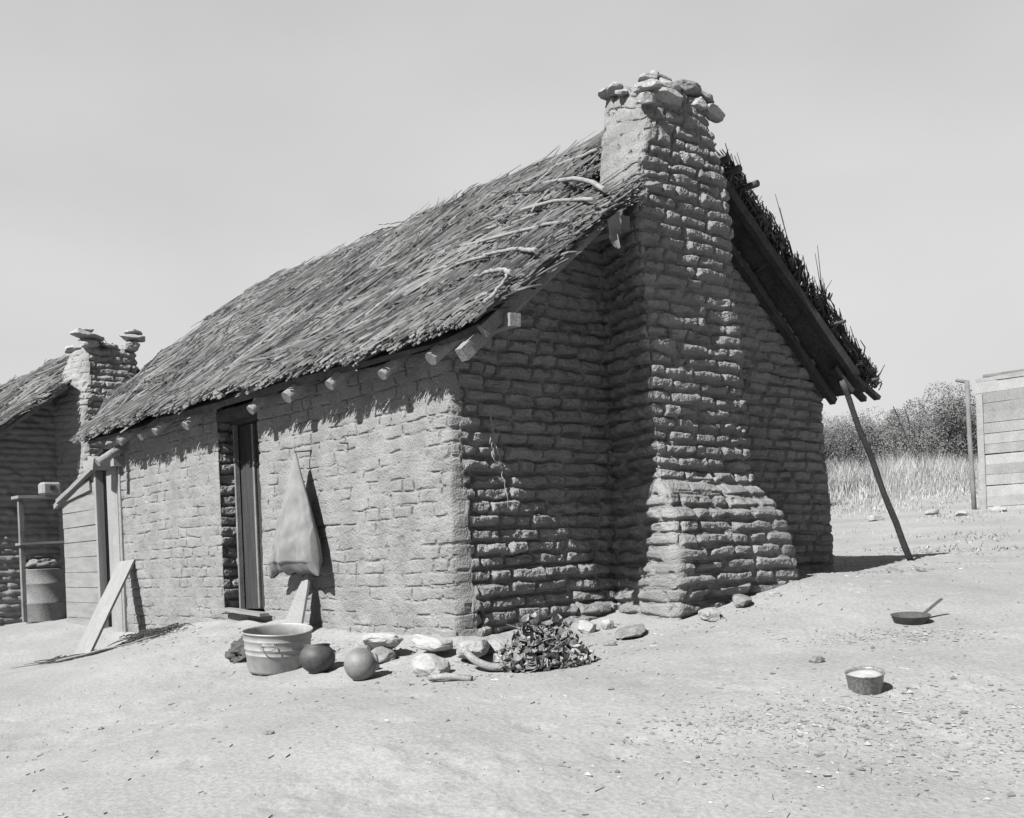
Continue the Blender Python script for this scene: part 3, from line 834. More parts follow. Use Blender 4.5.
# rafters : round butts under the front eave
th_ = math.atan(K_ROOF)
for i, y in enumerate((5.25, 4.79, 4.35, 3.73, 2.45, 1.80, 1.14, .47, -.10)):
    rr = random.Random(i)
    x0 = -.24 - rr.uniform(0, .05); z0 = 1.925 + rr.uniform(-.015, .015)
    tube_obj("rafter", [(x0, y, z0), (x0 + 1.0, y + rr.uniform(-.03, .03), z0 + K_ROOF * 1.0)], .047 + rr.uniform(-.008, .006), 'pole', roof, sides=9, n=5, seed=i, wob=.003)
beam("rafter", (-.33, -.53, 1.89), (1.36, -.50, 3.24), .07, .09, 'pole', roof, seed=21)
beam("verge_board", (-.24, -.64, 2.025), (1.33, -.62, 3.275), .035, .085, 'old_wood', roof, seed=22)
beam("purlin", (-.03, -.73, 2.115), (.10, .10, 2.15), .08, .085, 'pole', roof, seed=23)
beam("purlin", (1.20, -.58, 2.98), (1.25, .12, 2.98), .10, .10, 'old_wood', roof, seed=24)
# the right-hand slope seen from below
beam("rafter", (4.60, -.30, 2.20), (2.55, -.28, 3.80), .06, .085, 'dark_wood', roof, seed=25)
beam("rafter", (4.66, -.04, 1.96), (2.85, -.05, 3.44), .06, .07, 'dark_wood', roof, seed=26)
beam("wall_plate", (4.74, -.27, 2.235), (4.66, .5, 2.20), .09, .08, 'old_wood', roof, seed=27)
beam("rafter_tail", (4.60, -.26, 2.20), (5.02, -.30, 1.98), .07, .04, 'dark_wood', roof, seed=28)
beam("rafter_tail", (4.62, -.15, 2.18), (5.08, -.12, 2.0), .06, .05, 'dark_wood', roof, seed=29)
beam("rafter_tail", (4.40, -.22, 2.24), (4.62, -.26, 2.02), .06, .05, 'dark_wood', roof, seed=30)
for i, (x, dz) in enumerate(((2.70, .02), (2.78, .0), (2.95, .03), (3.16, .0), (3.35, .0), (4.2, .0), (4.62, .0), (4.82, .02))):
    z = roof_z(x) + dz - .02
    tube_obj("purlin_end", [(x + .02, .3, z - .03), (x + .04, -.1, z), (x + .05, -.36 - .05 * (i % 3), z + .015)], [.03, .034, .03, .022, .017, .016, .015, .017][i], 'dark_wood', roof, sides=7, n=5, seed=i)
for i, (x, y, dx, l) in enumerate(((4.25, -.25, .10, .62), (4.22, -.28, -.02, .5), (4.35, -.22, .12, .42), (3.75, -.3, -.30, .55), (3.72, -.3, -.12, .42), (4.0, -.3, .05, .2))):
    z = roof_z(x)
    tube_obj("twig", [(x + .2, y, z - .12), (x, y, z + .05), (x - .16 + dx * .5, y - .02, z + .14 + l)], .008, 'dark_wood', roof, sides=4, n=5, taper=.4, seed=i)

# tattered scrap under the verge
def cloth_sheet(name, corners, nx, ny, wave, mat, parent=None, seed=0, thick=.004, ragged=0.0):
    a, b, c, d = [np.array(q, float) for q in corners]      # a-b top, d-c bottom
    U_, V_ = np.meshgrid(np.linspace(0, 1, nx), np.linspace(0, 1, ny), indexing='ij')
    P = (a * (1 - U_[..., None]) + b * U_[..., None]) * (1 - V_[..., None]) + (d * (1 - U_[..., None]) + c * U_[..., None]) * V_[..., None]
    nrm = np.cross(b - a, d - a); nrm /= np.linalg.norm(nrm)
    P = P + nrm * (wave * fbm(U_ * 4, V_ * 2, 0, 3, seed))[..., None]
    if ragged:
        P = P + (d - a) * (ragged * vnoise(U_ * 7, U_ * 0, 0, seed + 4) * V_ ** 3)[..., None]
    n = nx * ny
    V = np.vstack([P.reshape(-1, 3), (P - nrm * thick).reshape(-1, 3)])
    I = (np.arange(nx - 1)[:, None] * ny + np.arange(ny - 1)[None, :]).ravel()
    F = np.vstack([np.stack([I, I + ny, I + ny + 1, I + 1], 1), np.stack([I, I + 1, I + ny + 1, I + ny], 1) + n])
    return link(name, npmesh(name, V, F, True), mat, parent)
sc = cloth_sheet("hanging_scrap", [(.86, -.70, 2.90), (1.04, -.69, 3.02), (1.02, -.69, 2.84), (.94, -.70, 2.70)], 14, 12, .03, 'cloth', None, 5, .012, .3)
tag(sc, "ragged pale scrap hanging under the roof edge beside the big chimney", "cloth scrap")

# ------------------------------------------------------------------ second doorway and board end of the house
def board_wall_mesh(name, y0, y1, zb, zt0, zt1, x, nb, seed, axis='y'):
    rr = random.Random(seed); bm = bmesh.new(); z = zb
    hh = (max(zt0, zt1) - zb) / nb
    for i in range(nb):
        h = hh * rr.uniform(.9, 1.1) if i < nb - 1 else 9
        zc = z + hh / 2; gap = rr.uniform(.003, .010)
        s = rr.uniform(-.008, .008)
        vs = add_box(bm, (x + rr.uniform(-.006, .006), (y0 + y1) / 2, zc), (.03, (y1 - y0) + rr.uniform(-.01, .03), hh - gap), Matrix.Rotation(s, 3, 'X'))
        z += hh
    for v in bm.verts:
        t = (v.co.y - y0) / (y1 - y0); lim = zt0 + (zt1 - zt0) * t
        if v.co.z > lim: v.co.z = lim + .0005 * rr.random()
    return bmmesh(name, bm, False, 0)
bw_ = link("board_cladding", board_wall_mesh("board_cladding", 6.64, 7.74, -.12, 1.86, 1.52, -.015, 11, 3), 'grey_wood', house)
box_obj("corner_post", (.03, 7.72, .7), (.08, .07, 1.6), 'old_wood', bw_, jit=.004)
box_obj("inner_wall", (.14, 7.18, .75), (.05, 1.02, 1.7), 'old_wood', bw_, jit=.0)
dr2 = link("plank_door", bmmesh("plank_door", (lambda bm: (add_box(bm, (-.012, 6.10, .80), (.03, .18, 1.86)), add_box(bm, (-.006, 6.265, .80), (.028, .13, 1.86)), bm)[2])(bmesh.new()), False, .003), 'plank', house)
box_obj("door_jamb", (-.005, 6.605, .82), (.09, .06, 1.86), 'plank', dr2, jit=.004, seed=2)
box_obj("door_jamb", (.02, 5.975, .85), (.08, .05, 1.86), 'grey_wood', dr2, jit=.004, seed=3)
box_obj("door_panel", (.10, 6.46, .80), (.03, .30, 1.84), 'door_wood', dr2, jit=.002, seed=5)
beam("lintel", (-.03, 5.86, 1.80), (-.03, 6.78, 1.82), .16, .11, 'plank', dr2, seed=6)
box_obj("beam_end", (-.17, 6.05, 1.79), (.26, .17, .13), 'plank', dr2, rot=Matrix.Rotation(.25, 3, 'X'), jit=.006, seed=9)
lean = [((-.08, 6.15, 1.88), (-.07, 7.75, 1.47), .07, .05, 31), ((-.05, 6.70, 1.78), (-.06, 7.9, 1.42), .05, .06, 33), ((-.04, 6.2, 1.95), (-.05, 6.9, 1.82), .10, .03, 34), ((-.05, 6.75, 1.60), (-.05, 7.72, 1.50), .02, .12, 35)]
for a, b, w_, h_, s_ in lean: beam("eave_board", a, b, w_, h_, 'grey_wood', bw_, seed=s_)
tube_obj("rafter", [(-.34, 5.72, 1.76), (.5, 5.75, 2.3)], .045, 'pole', roof, sides=9, n=4, seed=9)

# pegs driven in the wall
for (y, z, l) in ((1.905, 1.533, .15), (1.346, 1.532, .07)):
    tube_obj("peg", [(.06, y, z), (-l, y + .01, z - .02 * (l > .1))], .007, 'dark_wood', wall, sides=5, n=3, seed=3)

# ------------------------------------------------------------------ hanging sack
def build_sack():
    n, m = 110, 90
    V = []
    apex = np.array([-.150, 1.915, 1.50])
    H = .98
    for j in range(m):
        t = j / (m - 1)
        zc = apex[2] - H * t
        halfw = .018 + .36 * t ** 1.05 + .02 * math.sin(t * 3.0)
        dep = .014 + .095 * math.sin(min(1, t * 1.06) ** 1.6 * math.pi * .62)
        if t > .9:
            kx = (1 - t) / .1; dep *= max(.10, math.sqrt(max(kx, 0)) * .9); halfw *= .97 + .03 * kx
        cy = apex[1] + .06 * t - .02 * math.sin(t * 3.1)
        for i in range(n):
            a = 2 * math.pi * i / n
            yy = math.copysign(abs(math.cos(a)) ** .8, math.cos(a)) * halfw
            xx = math.sin(a) * dep
            fold = .014 * math.sin(yy / halfw * 7 + 1.2) * (.3 + t) * (dep / .1) + .03 * fbm(np.array([yy * 3.5]), np.array([zc * 4.0]), 0, 3, 7)[0] * min(1, t * 2) * (dep / .1)
            rad_f = .006 * math.sin(a * 9 + 2.2 * math.sin(t * 3 + a)) * min(1, t * 1.5) + .020 * float(fbm(np.array([yy * 9]), np.array([zc * 5.0 + yy * 4]), a * .3, 3, 17)[0]) * min(1, t * 2)
            rr1 = 1 - abs(float(fbm(np.array([yy / halfw * 2.6 + 3]), np.array([t * 1.3]), 0, 2, 71)[0])) * 3
            rad_f += .016 * max(0, rr1) * min(1, t * 1.3) - .010 * max(0, 1 - abs(t - .72 - .1 * yy / halfw) / .05) * (1 if yy < .05 else .3)
            fold += rad_f * (1 if xx < 0 else -.4)
            lz = 0
            if t > .8:
                e = (t - .8) / .2
                lz = -.035 * e * abs(yy / halfw) ** 2 + .03 * e * float(vnoise(np.array([yy * 9]), np.array([2.]), 0, 12)[0]) + .02 * e
            if t > .8 and yy > 0: yy += .05 * (t - .8) / .2; lz -= .03 * (t - .8) / .2
            V.append((apex[0] - .5 * dep * 0 + xx - fold * (1 if xx < 0 else -.3), cy + yy, zc + lz))
    F = []
    for j in range(m - 1):
        for i in range(n):
            k = (i + 1) % n
            F.append((j * n + i, j * n + k, (j + 1) * n + k, (j + 1) * n + i))
    V = np.array(V)
    o0 = apex.copy(); V = V - o0
    o = link("sack", npmesh("sack", V, F, True), 'cloth'); o.location = o0
    tag(o, "pale cloth sack hung by one corner from a wall peg", "sack")
    tie = tube_obj("tie_string", [(-.008, 0, .045), (.004, .0, -.01), (-.01, .01, -.05)], .006, 'cloth', o, sides=5, n=4)
build_sack()

# pale board standing against the wall below the sack
def tapered_board():
    g = GZ(-.30, 2.0)
    bm = bmesh.new()
    prof = [(-.12, 0), (.16, 0), (.13, .22), (.07, .46), (.02, .58), (-.02, .58), (-.06, .42)]
    for x in (0, .022):
        vs = [bm.verts.new((x, a, b)) for a, b in prof]; bm.faces.new(vs)
    bm.verts.ensure_lookup_table(); n = len(prof)
    for i in range(n): bm.faces.new((bm.verts[i], bm.verts[(i + 1) % n], bm.verts[n + (i + 1) % n], bm.verts[n + i]))
    o = link("board", bmmesh("board", bm, False, .002), 'plank')
    o.location = (-.27, 1.90, g - .01); o.rotation_euler = (0, rad(20), rad(4)); o.scale = (1, 1, .97)
    tag(o, "pale board tapering upward, leaning on the wall behind the washtub", "board")
tapered_board()

# leaning plank at the second doorway
g = GZ(-.78, 5.05)
pl = beam("plank", (-.78, 5.15, g + .02), (-.05, 5.74, .70), .19, .03, 'plank', None, seed=51, jit=.002, up=(-.75, -.45, .45))
tag(pl, "long pale plank leaning aslant beside the far doorway", "plank")

# ------------------------------------------------------------------ washtub
tub_p = (-.80, 1.14); gz = GZ(*tub_p)
tub = thing("washtub", "round galvanised tin washtub with ribbed side by the wall", "washtub", (tub_p[0], tub_p[1], gz - .012), 0)
tub.rotation_euler = (rad(4), rad(-5), rad(25))
prof = [(0, 0), (.195, 0), (.200, .012), (.204, .02), (.211, .13), (.2165, .136), (.2165, .142), (.214, .148), (.216, .170), (.2215, .176), (.2215, .182), (.2185, .188), (.222, .232), (.2275, .238), (.2275, .244), (.225, .250), (.229, .286), (.236, .290), (.238, .297), (.235, .303), (.228, .302), (.225, .292), (.214, .18), (.2185, .176), (.212, .168), (.20, .04), (.19, .016), (0, .014)]
prof = [(r * 1.08, z * .98) for r, z in prof]
lathe("tub_body", prof, 'tin', tub, 64, .016, 3)
for a in (200, 20):
    ca, sa = math.cos(rad(a)), math.sin(rad(a)); R_ = .252
    hp = [(R_ * math.cos(rad(a - 12)), R_ * math.sin(rad(a - 12)), .225), ((R_ + .03) * math.cos(rad(a - 10)), (R_ + .03) * math.sin(rad(a - 10)), .19), ((R_ + .03) * math.cos(rad(a + 10)), (R_ + .03) * math.sin(rad(a + 10)), .19), (R_ * math.cos(rad(a + 12)), R_ * math.sin(rad(a + 12)), .225)]
    tube_obj("handle", hp, .0045, 'old_wood', tub, sides=6, n=12)
    box_obj("handle_plate", (.243 * ca, .243 * sa, .225), (.006, .09, .02), 'tin', tub, rot=Matrix.Rotation(rad(a), 3, 'Z'), bev=.002)

# dark bowl-shaped pot & round jar
px, py = -.80, .60
o = lathe("clay_pot", [(0, 0), (.05, 0), (.095, .035), (.122, .08), (.124, .12), (.108, .158), (.088, .178), (.086, .186), (.092, .196), (.086, .196), (.080, .184), (.09, .165), (.112, .12), (.10, .06), (0, .02)], 'clay_dark', None, 48, .01, 5)
o.location = (px, py, GZ(px, py) - .004); o.rotation_euler = (rad(-8), rad(6), 0)
tag(o, "dark smoke-blackened clay pot between the washtub and the round jar", "pot")
px, py = -.85, -.02
prof = [(0, -.105)] + [(.108 * math.sin(t), -.105 * math.cos(t)) for t in np.linspace(.15, 2.75, 22)] + [(.034, .106), (.040, .113), (.034, .114), (.030, .10), (0, .02)]
o = lathe("round_jar", prof, 'clay', None, 48, .006, 6)
o.location = (px, py, GZ(px, py) + .100); o.rotation_euler = (rad(35), rad(70), 0)
tag(o, "round paler clay jar lying on its side in front of the wall", "jar")

# dark rags left of tub
def crumple(name, loc, size, mat, seed, label, cat, sub=5, amp=.45):
    bm = bmesh.new(); bmesh.ops.create_icosphere(bm, subdivisions=sub, radius=1)
    P = np.array([v.co for v in bm.verts])
    r = 1 + amp * fbm(P[:, 0] * 2.2, P[:, 1] * 2.2, P[:, 2] * 2.2, 4, seed, .6) - .5 * amp * np.abs(fbm(P[:, 0] * 3, P[:, 1] * 3, P[:, 2] * 3, 3, seed + 4)) * 2
    P = P * r[:, None] * np.array(size) / 2
    for v, p in zip(bm.verts, P): v.co = p
    o = link(name, bmmesh(name, bm, True), mat); o.location = loc
    return tag(o, label, cat)
x, y = -.75, 1.72; crumple("rag", (x, y, GZ(x, y) + .03), (.30, .34, .20), 'rag', 4, "dark crumpled rag heap on the ground left of the washtub", "rag")
x, y = -.45, 2.15; crumple("rag", (x, y, GZ(x, y) + .02), (.22, .26, .12), 'rag', 9, "small dark rag lying behind the washtub near the door sill", "rag")

# ------------------------------------------------------------------ rocks
def place_rock(x, y, size, mat, seed, label, rz=0, tilt=(0, 0), sink=.3, dz=0):
    o = rock("rock", (x, y, GZ(x, y) + size[2] * (.5 - sink) + dz), size, mat, seed, rz, tilt)
    return tag(o, label, "rock")
place_rock(-.40, .40, (.26, .54, .12), 'white_stone', 1, "broad white slab propped on small stones by the wall", -.25, (-.12, .16), .1, .06)
place_rock(-.30, -.06, (.22, .34, .12), 'white_stone', 21, "smaller white slab between the broad slab and the corner", .2, (.12, .15), .1, .04)
place_rock(-.46, .54, (.20, .20, .16), 'stone_dark', 2, "dull stone under the left end of the white slab", .3)
place_rock(-.48, .26, (.18, .20, .15), 'stone_dark', 3, "dull stone under the right end of the white slab", 1.3)
place_rock(-.62, -.46, (.22, .26, .19), 'stone', 4, "blocky pale stone standing near the house corner", .5, (.1, .1), .25)
place_rock(-.24, -.40, (.24, .46, .13), 'stone', 5, "long low pale boulder at the foot of the house corner", 2.3, (0, .1), .05, .02)
place_rock(.02, -.36, (.22, .28, .12), 'stone', 6, "rounded stone tucked under the corner beside the leaf pile", .3, (0, 0), .2)
place_rock(.88, -.34, (.14, .15, .12), 'white_stone', 7, "small pointed white stone against the gable foot", .6, (.2, .1), .2)
place_rock(1.02, -.42, (.10, .11, .09), 'white_stone', 8, "smallest white stone near the chimney foot", 1.6, (.2, .1), .2)
place_rock(.70, -.30, (.12, .12, .07), 'stone_dark', 9, "little dull stone left of the pointed white stone", 1.6, (.2, .1), .2)
place_rock(.86, -.80, (.24, .50, .07), 'stone_dark', 10, "thin flat stone slab tilted before the chimney foot", -.95, (.06, -.16), .15, .0)
place_rock(.52, -.92, (.05, .10, .06), 'stone_dark', 11, "dark chip at the left tip of the thin slab", .3)
place_rock(1.42, -1.04, (.18, .36, .09), 'stone', 12, "flat stone at the left front corner of the chimney foot", -.8, (.15, 0), .15)
place_rock(1.82, -1.02, (.16, .30, .10), 'stone_dark', 13, "brownish stone beside the flat stone at the chimney foot", -.9, (.1, 0), .15)
place_rock(2.15, -1.08, (.09, .10, .06), 'stone', 14, "small pale stone right of the two chimney foot stones", .2)
place_rock(.55, -2.48, (.09, .10, .055), 'stone_dark', 15, "lone dark stone in the open yard left of the skillet", .4)
place_rock(-.66, .14, (.10, .13, .08), 'stone', 16, "small pale stone between the round jar and the white slab", .7)
place_rock(-.58, .86, (.10, .12, .09), 'stone_dark', 17, "dull stone between the washtub and the dark pot", .7)
place_rock(3.9, -1.05, (.12, .24, .04), 'stone_dark', 18, "flat flake on the slope in front of the roof prop", -.6, (.3, .1), .1)
place_rock(4.25, -1.10, (.08, .16, .04), 'stone_dark', 19, "smaller flake next to the flat flake before the roof prop", -.4, (.25, .2), .1)
place_rock(-2.1, -1.1, (.05, .06, .03), 'stone_dark', 20, "tiny dark stone alone in the bare foreground", .5)

# bent log & bark
g = GZ(-.45, -.80)
o = tube_obj("log", [(-.44, -.60, g + .12), (-.45, -.70, g + .07), (-.42, -.82, g + .035), (-.36, -.94, g + .045)], .024, 'pole', None, sides=10, n=12, taper=1.05, seed=4, rough=.08)
tag(o, "short bent log lying between the corner boulder and the leaf pile", "log")
g = GZ(-.75, -.80)
o = tube_obj("bark_piece", [(-.78, -.66, g + .02), (-.73, -.78, g + .035), (-.66, -.92, g + .015)], 0.020, 'pole', None, sides=7, n=6, seed=6, rough=.2)
tag(o, "curl of bark lying in front of the bent log", "bark")

# dried leaf pile
def leaf_pile():
    rs = np.random.RandomState(3)
    cx, cy = -.13, -.98; g = GZ(cx, cy)
    bm = bmesh.new()
    for i in range(620):
        u = rs.rand(); a = rs.uniform(0, 2 * math.pi); r = math.sqrt(u)
        rx = r * math.cos(a); ry = r * math.sin(a)
        H = .29 * (1 - r ** 1.6) * (1 + .25 * math.sin(a * 2 + 1))
        lx, ly = rx * .31, ry * .21
        p = Vector((lx, ly, H * rs.uniform(.35, 1.05)))
        L = rs.uniform(.04, .095); W = L * rs.uniform(.5, .9)
        R = Matrix.Rotation(rs.uniform(0, 6.28), 3, 'Z') @ Matrix.Rotation(rs.uniform(-.9, .9) + .5, 3, 'X') @ Matrix.Rotation(rs.uniform(-.8, .8), 3, 'Y')
        curl = rs.uniform(.2, 1.2); nseg = 4
        rows = []
        for s_ in range(nseg + 1):
            t = s_ / nseg; ww = W * math.sin(math.pi * (t * .86 + .09)) * .5
            y_ = (t - .5) * L; z_ = curl * L * (t - .5) ** 2 * 2 + rs.uniform(-.004, .004)
            rows.append([bm.verts.new(p + R @ Vector((k * ww, y_, z_ + abs(k) * ww * rs.uniform(.1, .8)))) for k in (-1, 0, 1)])
        for s_ in range(nseg):
            for k in (0, 1): bm.faces.new((rows[s_][k], rows[s_][k + 1], rows[s_ + 1][k + 1], rows[s_ + 1][k]))
    o = link("leaf_pile", bmmesh("leaf_pile", bm, False), 'dry_leaf')
    o.location = (cx, cy, g - .01); o.rotation_euler = (0, 0, rad(-38))
    pr = []
    for i in range(70):
        a = rs.uniform(0, 6.28); r = rs.uniform(0, .9); x0, y0_ = r * math.cos(a) * .31, r * math.sin(a) * .21; b = rs.uniform(0, 6.28); l = rs.uniform(.06, .2)
        z0 = .26 * (1 - r ** 1.6) * rs.uniform(.5, 1.0) + .01
        p0 = np.array([x0, y0_, z0]); p1 = p0 + np.array([math.cos(b) * l * .7, math.sin(b) * l * .7, rs.uniform(-.25, .6) * l]); p1[2] = max(p1[2], .01)
        V_, F_ = tube_arrays([p0, (p0 + p1) / 2 + rs.normal(0, .01, 3), p1], [.0035, .003, .0015], 4, i, 0, False); pr.append((V_, np.array(F_)))
    V_, F_ = join_arrays(pr); link("stems", npmesh("stems", V_, F_), 'pole', o)
    tag(o, "heap of curled dried leaves on the ground below the shaded gable", "leaf pile")
leaf_pile()

# stick litter
def litter(name, spots, n, mat, seed, label, cat, l=(.05, .25), r=.004, up=.03):
    rs = np.random.RandomState(seed); parts = []
    org = np.array([spots[0][0], spots[0][1], GZ(spots[0][0], spots[0][1])])
    for i in range(n):
        x, y, sx, sy = spots[rs.randint(len(spots))]
        px, py = x + rs.normal(0, sx), y + rs.normal(0, sy); a = rs.uniform(0, math.pi); ln = rs.uniform(*l)
        q = (px + math.cos(a) * ln, py + math.sin(a) * ln)
        za, zb = GZ(px, py) + rs.uniform(0, up), GZ(*q) + rs.uniform(0, up)
        mid = ((px + q[0]) / 2 + rs.normal(0, .01), (py + q[1]) / 2 + rs.normal(0, .01), (za + zb) / 2 + .006)
        rr_ = r * rs.uniform(.6, 1.6)
        V_, F_ = tube_arrays([(px, py, za), mid, (q[0], q[1], zb)], [rr_, rr_, rr_ * .6], 4, i, 0, False)
        parts.append((V_ - org, np.array(F_)))
    V, F = join_arrays(parts)
    o = link(name, npmesh(name, V, F), mat); o.location = org
    return tag(o, label, cat)
litter("brush_heap", [(-.22, 4.75, .06, .30)], 170, 'dark_wood', 5, "low heap of dead twigs along the wall foot by the leaning plank", "brush", up=.09, l=(.06, .22))
litter("brush_heap", [(-.85, 5.15, .12, .12)], 90, 'dark_wood', 6, "small scatter of sticks around the foot of the leaning plank", "brush", l=(.08, .35))
o = tube_obj("stick", [(-1.1, 5.0, GZ(-1.1, 5.0) + .02), (-.8, 4.7, GZ(-.8, 4.7) + .03), (-.35, 4.25, GZ(-.35, 4.25) + .03)], .012, 'old_wood', None, sides=6, n=8, wob=.01, taper=.6)
tag(o, "long thin stick lying beneath the leaning plank", "stick")

# dry root hanging on gable
o = tube_obj("dry_root", [(.30, -.05, 1.60), (.31, -.06, 1.44), (.36, -.055, 1.30), (.40, -.055, 1.10), (.415, -.06, .93)], .0055, 'cord', None, sides=5, n=18, wob=.012, taper=.5, rough=.3)
tag(o, "thin dry root dangling down the shaded brick gable near the corner", "root")
rsx = np.random.RandomState(1)
for i in range(7):
    z0 = 1.55 - i * .035
    tube_obj("rootlet", [(0, 0, z0 - 1.60), (rsx.uniform(-.03, .03), -.02, z0 - 1.60 - .04), (rsx.uniform(-.04, .04), -.015, z0 - 1.60 - .09)], .004, 'cord', o, sides=4, n=4)

# ------------------------------------------------------------------ roof prop
g = GZ(5.62, -.26)
o = tube_obj("roof_prop", [(4.442, -0.28, 2.11), (4.52, -0.28, 2.012), (4.701, -0.28, 1.66), (4.896, -0.28, 1.427), (5.087, -0.28, 1.07), (5.307, -0.28, 0.774), (5.458, -0.28, 0.512), (5.60, -.27, g - .03)], .026, 'dark_wood', None, sides=10, n=22, taper=1.25, seed=3, rough=.05)
tag(o, "dark crooked pole propping the right end of the thatched roof", "pole")

# ------------------------------------------------------------------ pans in the yard
bx, by = .22, -2.98
pail = thing("tin_pail", "small speckled tin pail holding white stuff in the open yard", "pail", (bx, by, GZ(bx, by) - .004))
pail.rotation_euler = (rad(5), rad(-8), 0)
lathe("pail_body", [(0, 0), (.076, 0), (.080, .006), (.094, .094), (.098, .098), (.098, .103), (.093, .102), (.089, .094), (.078, .015), (0, .012)], 'enamel', pail, 48, .008, 3)
lathe("pail_contents", [(.084, .05), (.087, .090), (.06, .093), (.03, .097), (0, .094)], 'milk', pail, 40, .01, 4)
sx_, sy_ = 1.9, -2.3
pan = thing("skillet", "dark iron skillet with raised handle lying on the yard", "skillet", (sx_, sy_, GZ(sx_, sy_) - .004), rad(0))
pan.rotation_euler = (rad(5), rad(-3), rad(-12))
lathe("pan_body", [(0, 0), (.095, 0), (.105, .006), (.122, .050), (.126, .054), (.120, .055), (.102, .012), (0, .008)], 'iron', pan, 48, .004, 3)
hb = bmesh.new()
vs = add_box(hb, (0, 0, 0), (.20, .026, .009))
hnd = link("handle", bmmesh("handle", hb, False, .003), 'iron', pan); hnd.location = (.205, .0, .085); hnd.rotation_euler = (0, rad(-25), 0)

# gravel / litter scattered in the yard
def gravel():
    rs = np.random.RandomState(9)
    spots = []
    def blob(n, cx, cy, sx, sy, ang=0):
        p = rs.normal(size=(n, 2)) * (sx, sy); c, s = math.cos(ang), math.sin(ang)
        return np.stack([cx + p[:, 0] * c - p[:, 1] * s, cy + p[:, 0] * s + p[:, 1] * c], 1)
    P = np.vstack([blob(450, -.55, -2.9, .35, .12, -.7), blob(600, 1.5, -2.45, .30, .12, -.7), blob(1000, -.4, -3.6, .6, .25, -.7), blob(900, .2, -3.4, .5, .3, -.7),
                   rs.uniform((-4, -5), (8, 2.5), (1500, 2)), blob(250, -.4, -.4, .3, .3), blob(450, .9, -.35, .6, .12), blob(500, -.12, 3.0, .07, 1.8), blob(300, -.15, .6, .10, .4), rs.uniform((5, 0), (14, 7), (1800, 2))])
    m = ~((P[:, 0] > -.02) & (P[:, 0] < W_H) & (P[:, 1] > -.02) & (P[:, 1] < 8)) & ~((P[:, 0] > 1.2) & (P[:, 0] < 2.95) & (P[:, 1] > -.92))
    P = P[m]; n = len(P)
    z = ground_z(P[:, 0], P[:, 1])
    r = np.clip(rs.lognormal(-5.15, .45, n), .002, .02)
    base = np.array([(1, 0, 0), (-1, 0, 0), (0, 1, 0), (0, -1, 0), (0, 0, 1), (0, 0, -1)], float)
    V = base[None] * r[:, None, None] * rs.uniform(.6, 1.5, (n, 6, 1)) * np.array([1, 1, .6]) + np.stack([P[:, 0], P[:, 1], z + r * .15], 1)[:, None, :]
    T = np.array([(0, 2, 4), (2, 1, 4), (1, 3, 4), (3, 0, 4), (2, 0, 5), (1, 2, 5), (3, 1, 5), (0, 3, 5)])
    F = (T[None] + np.arange(n)[:, None, None] * 6).reshape(-1, 3)
    o = link("gravel", npmesh("gravel", V.reshape(-1, 3), F), 'gravel')
    tag(o, "scattered pebbles and crumbs over the bare dirt yard", "gravel", kind="stuff")
gravel()

# ------------------------------------------------------------------ far grass, low weeds
def blades(name, P, hmin, hmax, wid, mat, seed, label, lean_=.35):
    rs = np.random.RandomState(seed); n = len(P)
    z = ground_z(P[:, 0], P[:, 1]); h = rs.uniform(hmin, hmax, n) * (.75 + .5 * vnoise(P[:, 0] * .7, P[:, 1] * .7, 0, 4))
    dz_ = (P[:, 0] - CAMX) * _f.x + (P[:, 1] - CAMY) * _f.y
    if hmax > 1: h = h * (.10 + .90 * sstep(23, 34, dz_ + 3 * fbm(P[:, 0] * .3, P[:, 1] * .3, 0, 2, 5)))
    a = rs.uniform(0, 2 * math.pi, n)
    d = np.stack([np.cos(a), np.sin(a), 0 * a], 1); w = wid * rs.uniform(.6, 1.4, n)[:, None]
    b = rs.uniform(0, 2 * math.pi, n); ld = np.stack([np.cos(b), np.sin(b), 0 * b], 1) * (h * rs.uniform(.05, lean_ * 1.6, n))[:, None]
    B = np.stack([P[:, 0], P[:, 1], z - .02], 1); up = np.array([0, 0, 1.]) * h[:, None]
    V = np.stack([B - d * w, B + d * w, B + up * .55 + ld * .35 + d * w * .7, B + up * .55 + ld * .35 - d * w * .7, B + up + ld], 1).reshape(-1, 3)
    o = np.arange(n)[:, None] * 5
    F = np.vstack([np.concatenate([o, o + 1, o + 2, o + 3], 1), np.concatenate([o + 3, o + 2, o + 4, o + 4], 1)[:, :4]])
    me = bpy.data.meshes.new(name)
    Fl = [tuple(dict.fromkeys(f)) for f in F.tolist()]
    me.from_pydata(V.tolist(), [], Fl)
    return tag(link(name, me, mat), label, "grass", kind="stuff")
CAMX, CAMY = -4.73, -6.01
def wedge(n, z0, z1, a0, a1, rs, clump=0.0, cs=.5, seed=0):
    """points at depth z0..z1 ahead, lateral slope a0..a1 (x/z)"""
    Z = np.sqrt(rs.uniform(z0 ** 2, z1 ** 2, n)); A = rs.uniform(a0, a1, n)
    X = A * Z
    P = np.stack([CAMX + _r.x * X + _f.x * Z, CAMY + _r.y * X + _f.y * Z], 1)
    if clump:
        m = fbm(P[:, 0] * cs, P[:, 1] * cs, 0, 3, seed) > clump; P = P[m]
    return P
rs = np.random.RandomState(5)
P = wedge(95000, 17, 46, .22, .62, rs, -.3, .45, 3)
dzp = (P[:, 0] - CAMX) * _f.x + (P[:, 1] - CAMY) * _f.y
P = P[rs.rand(len(P)) < .10 + .9 * sstep(20, 30, dzp + 5 * fbm(P[:, 0] * .35, P[:, 1] * .35, 0, 3, 6))]
P = P[~((P[:, 0] > 14) & (P[:, 0] < 19) & (P[:, 1] < 4.2) & (P[:, 1] > -1))]
blades("dry_grass", P, .5, 1.3, .009, 'grass', 6, "tall pale dry grass field beyond the bare yard")
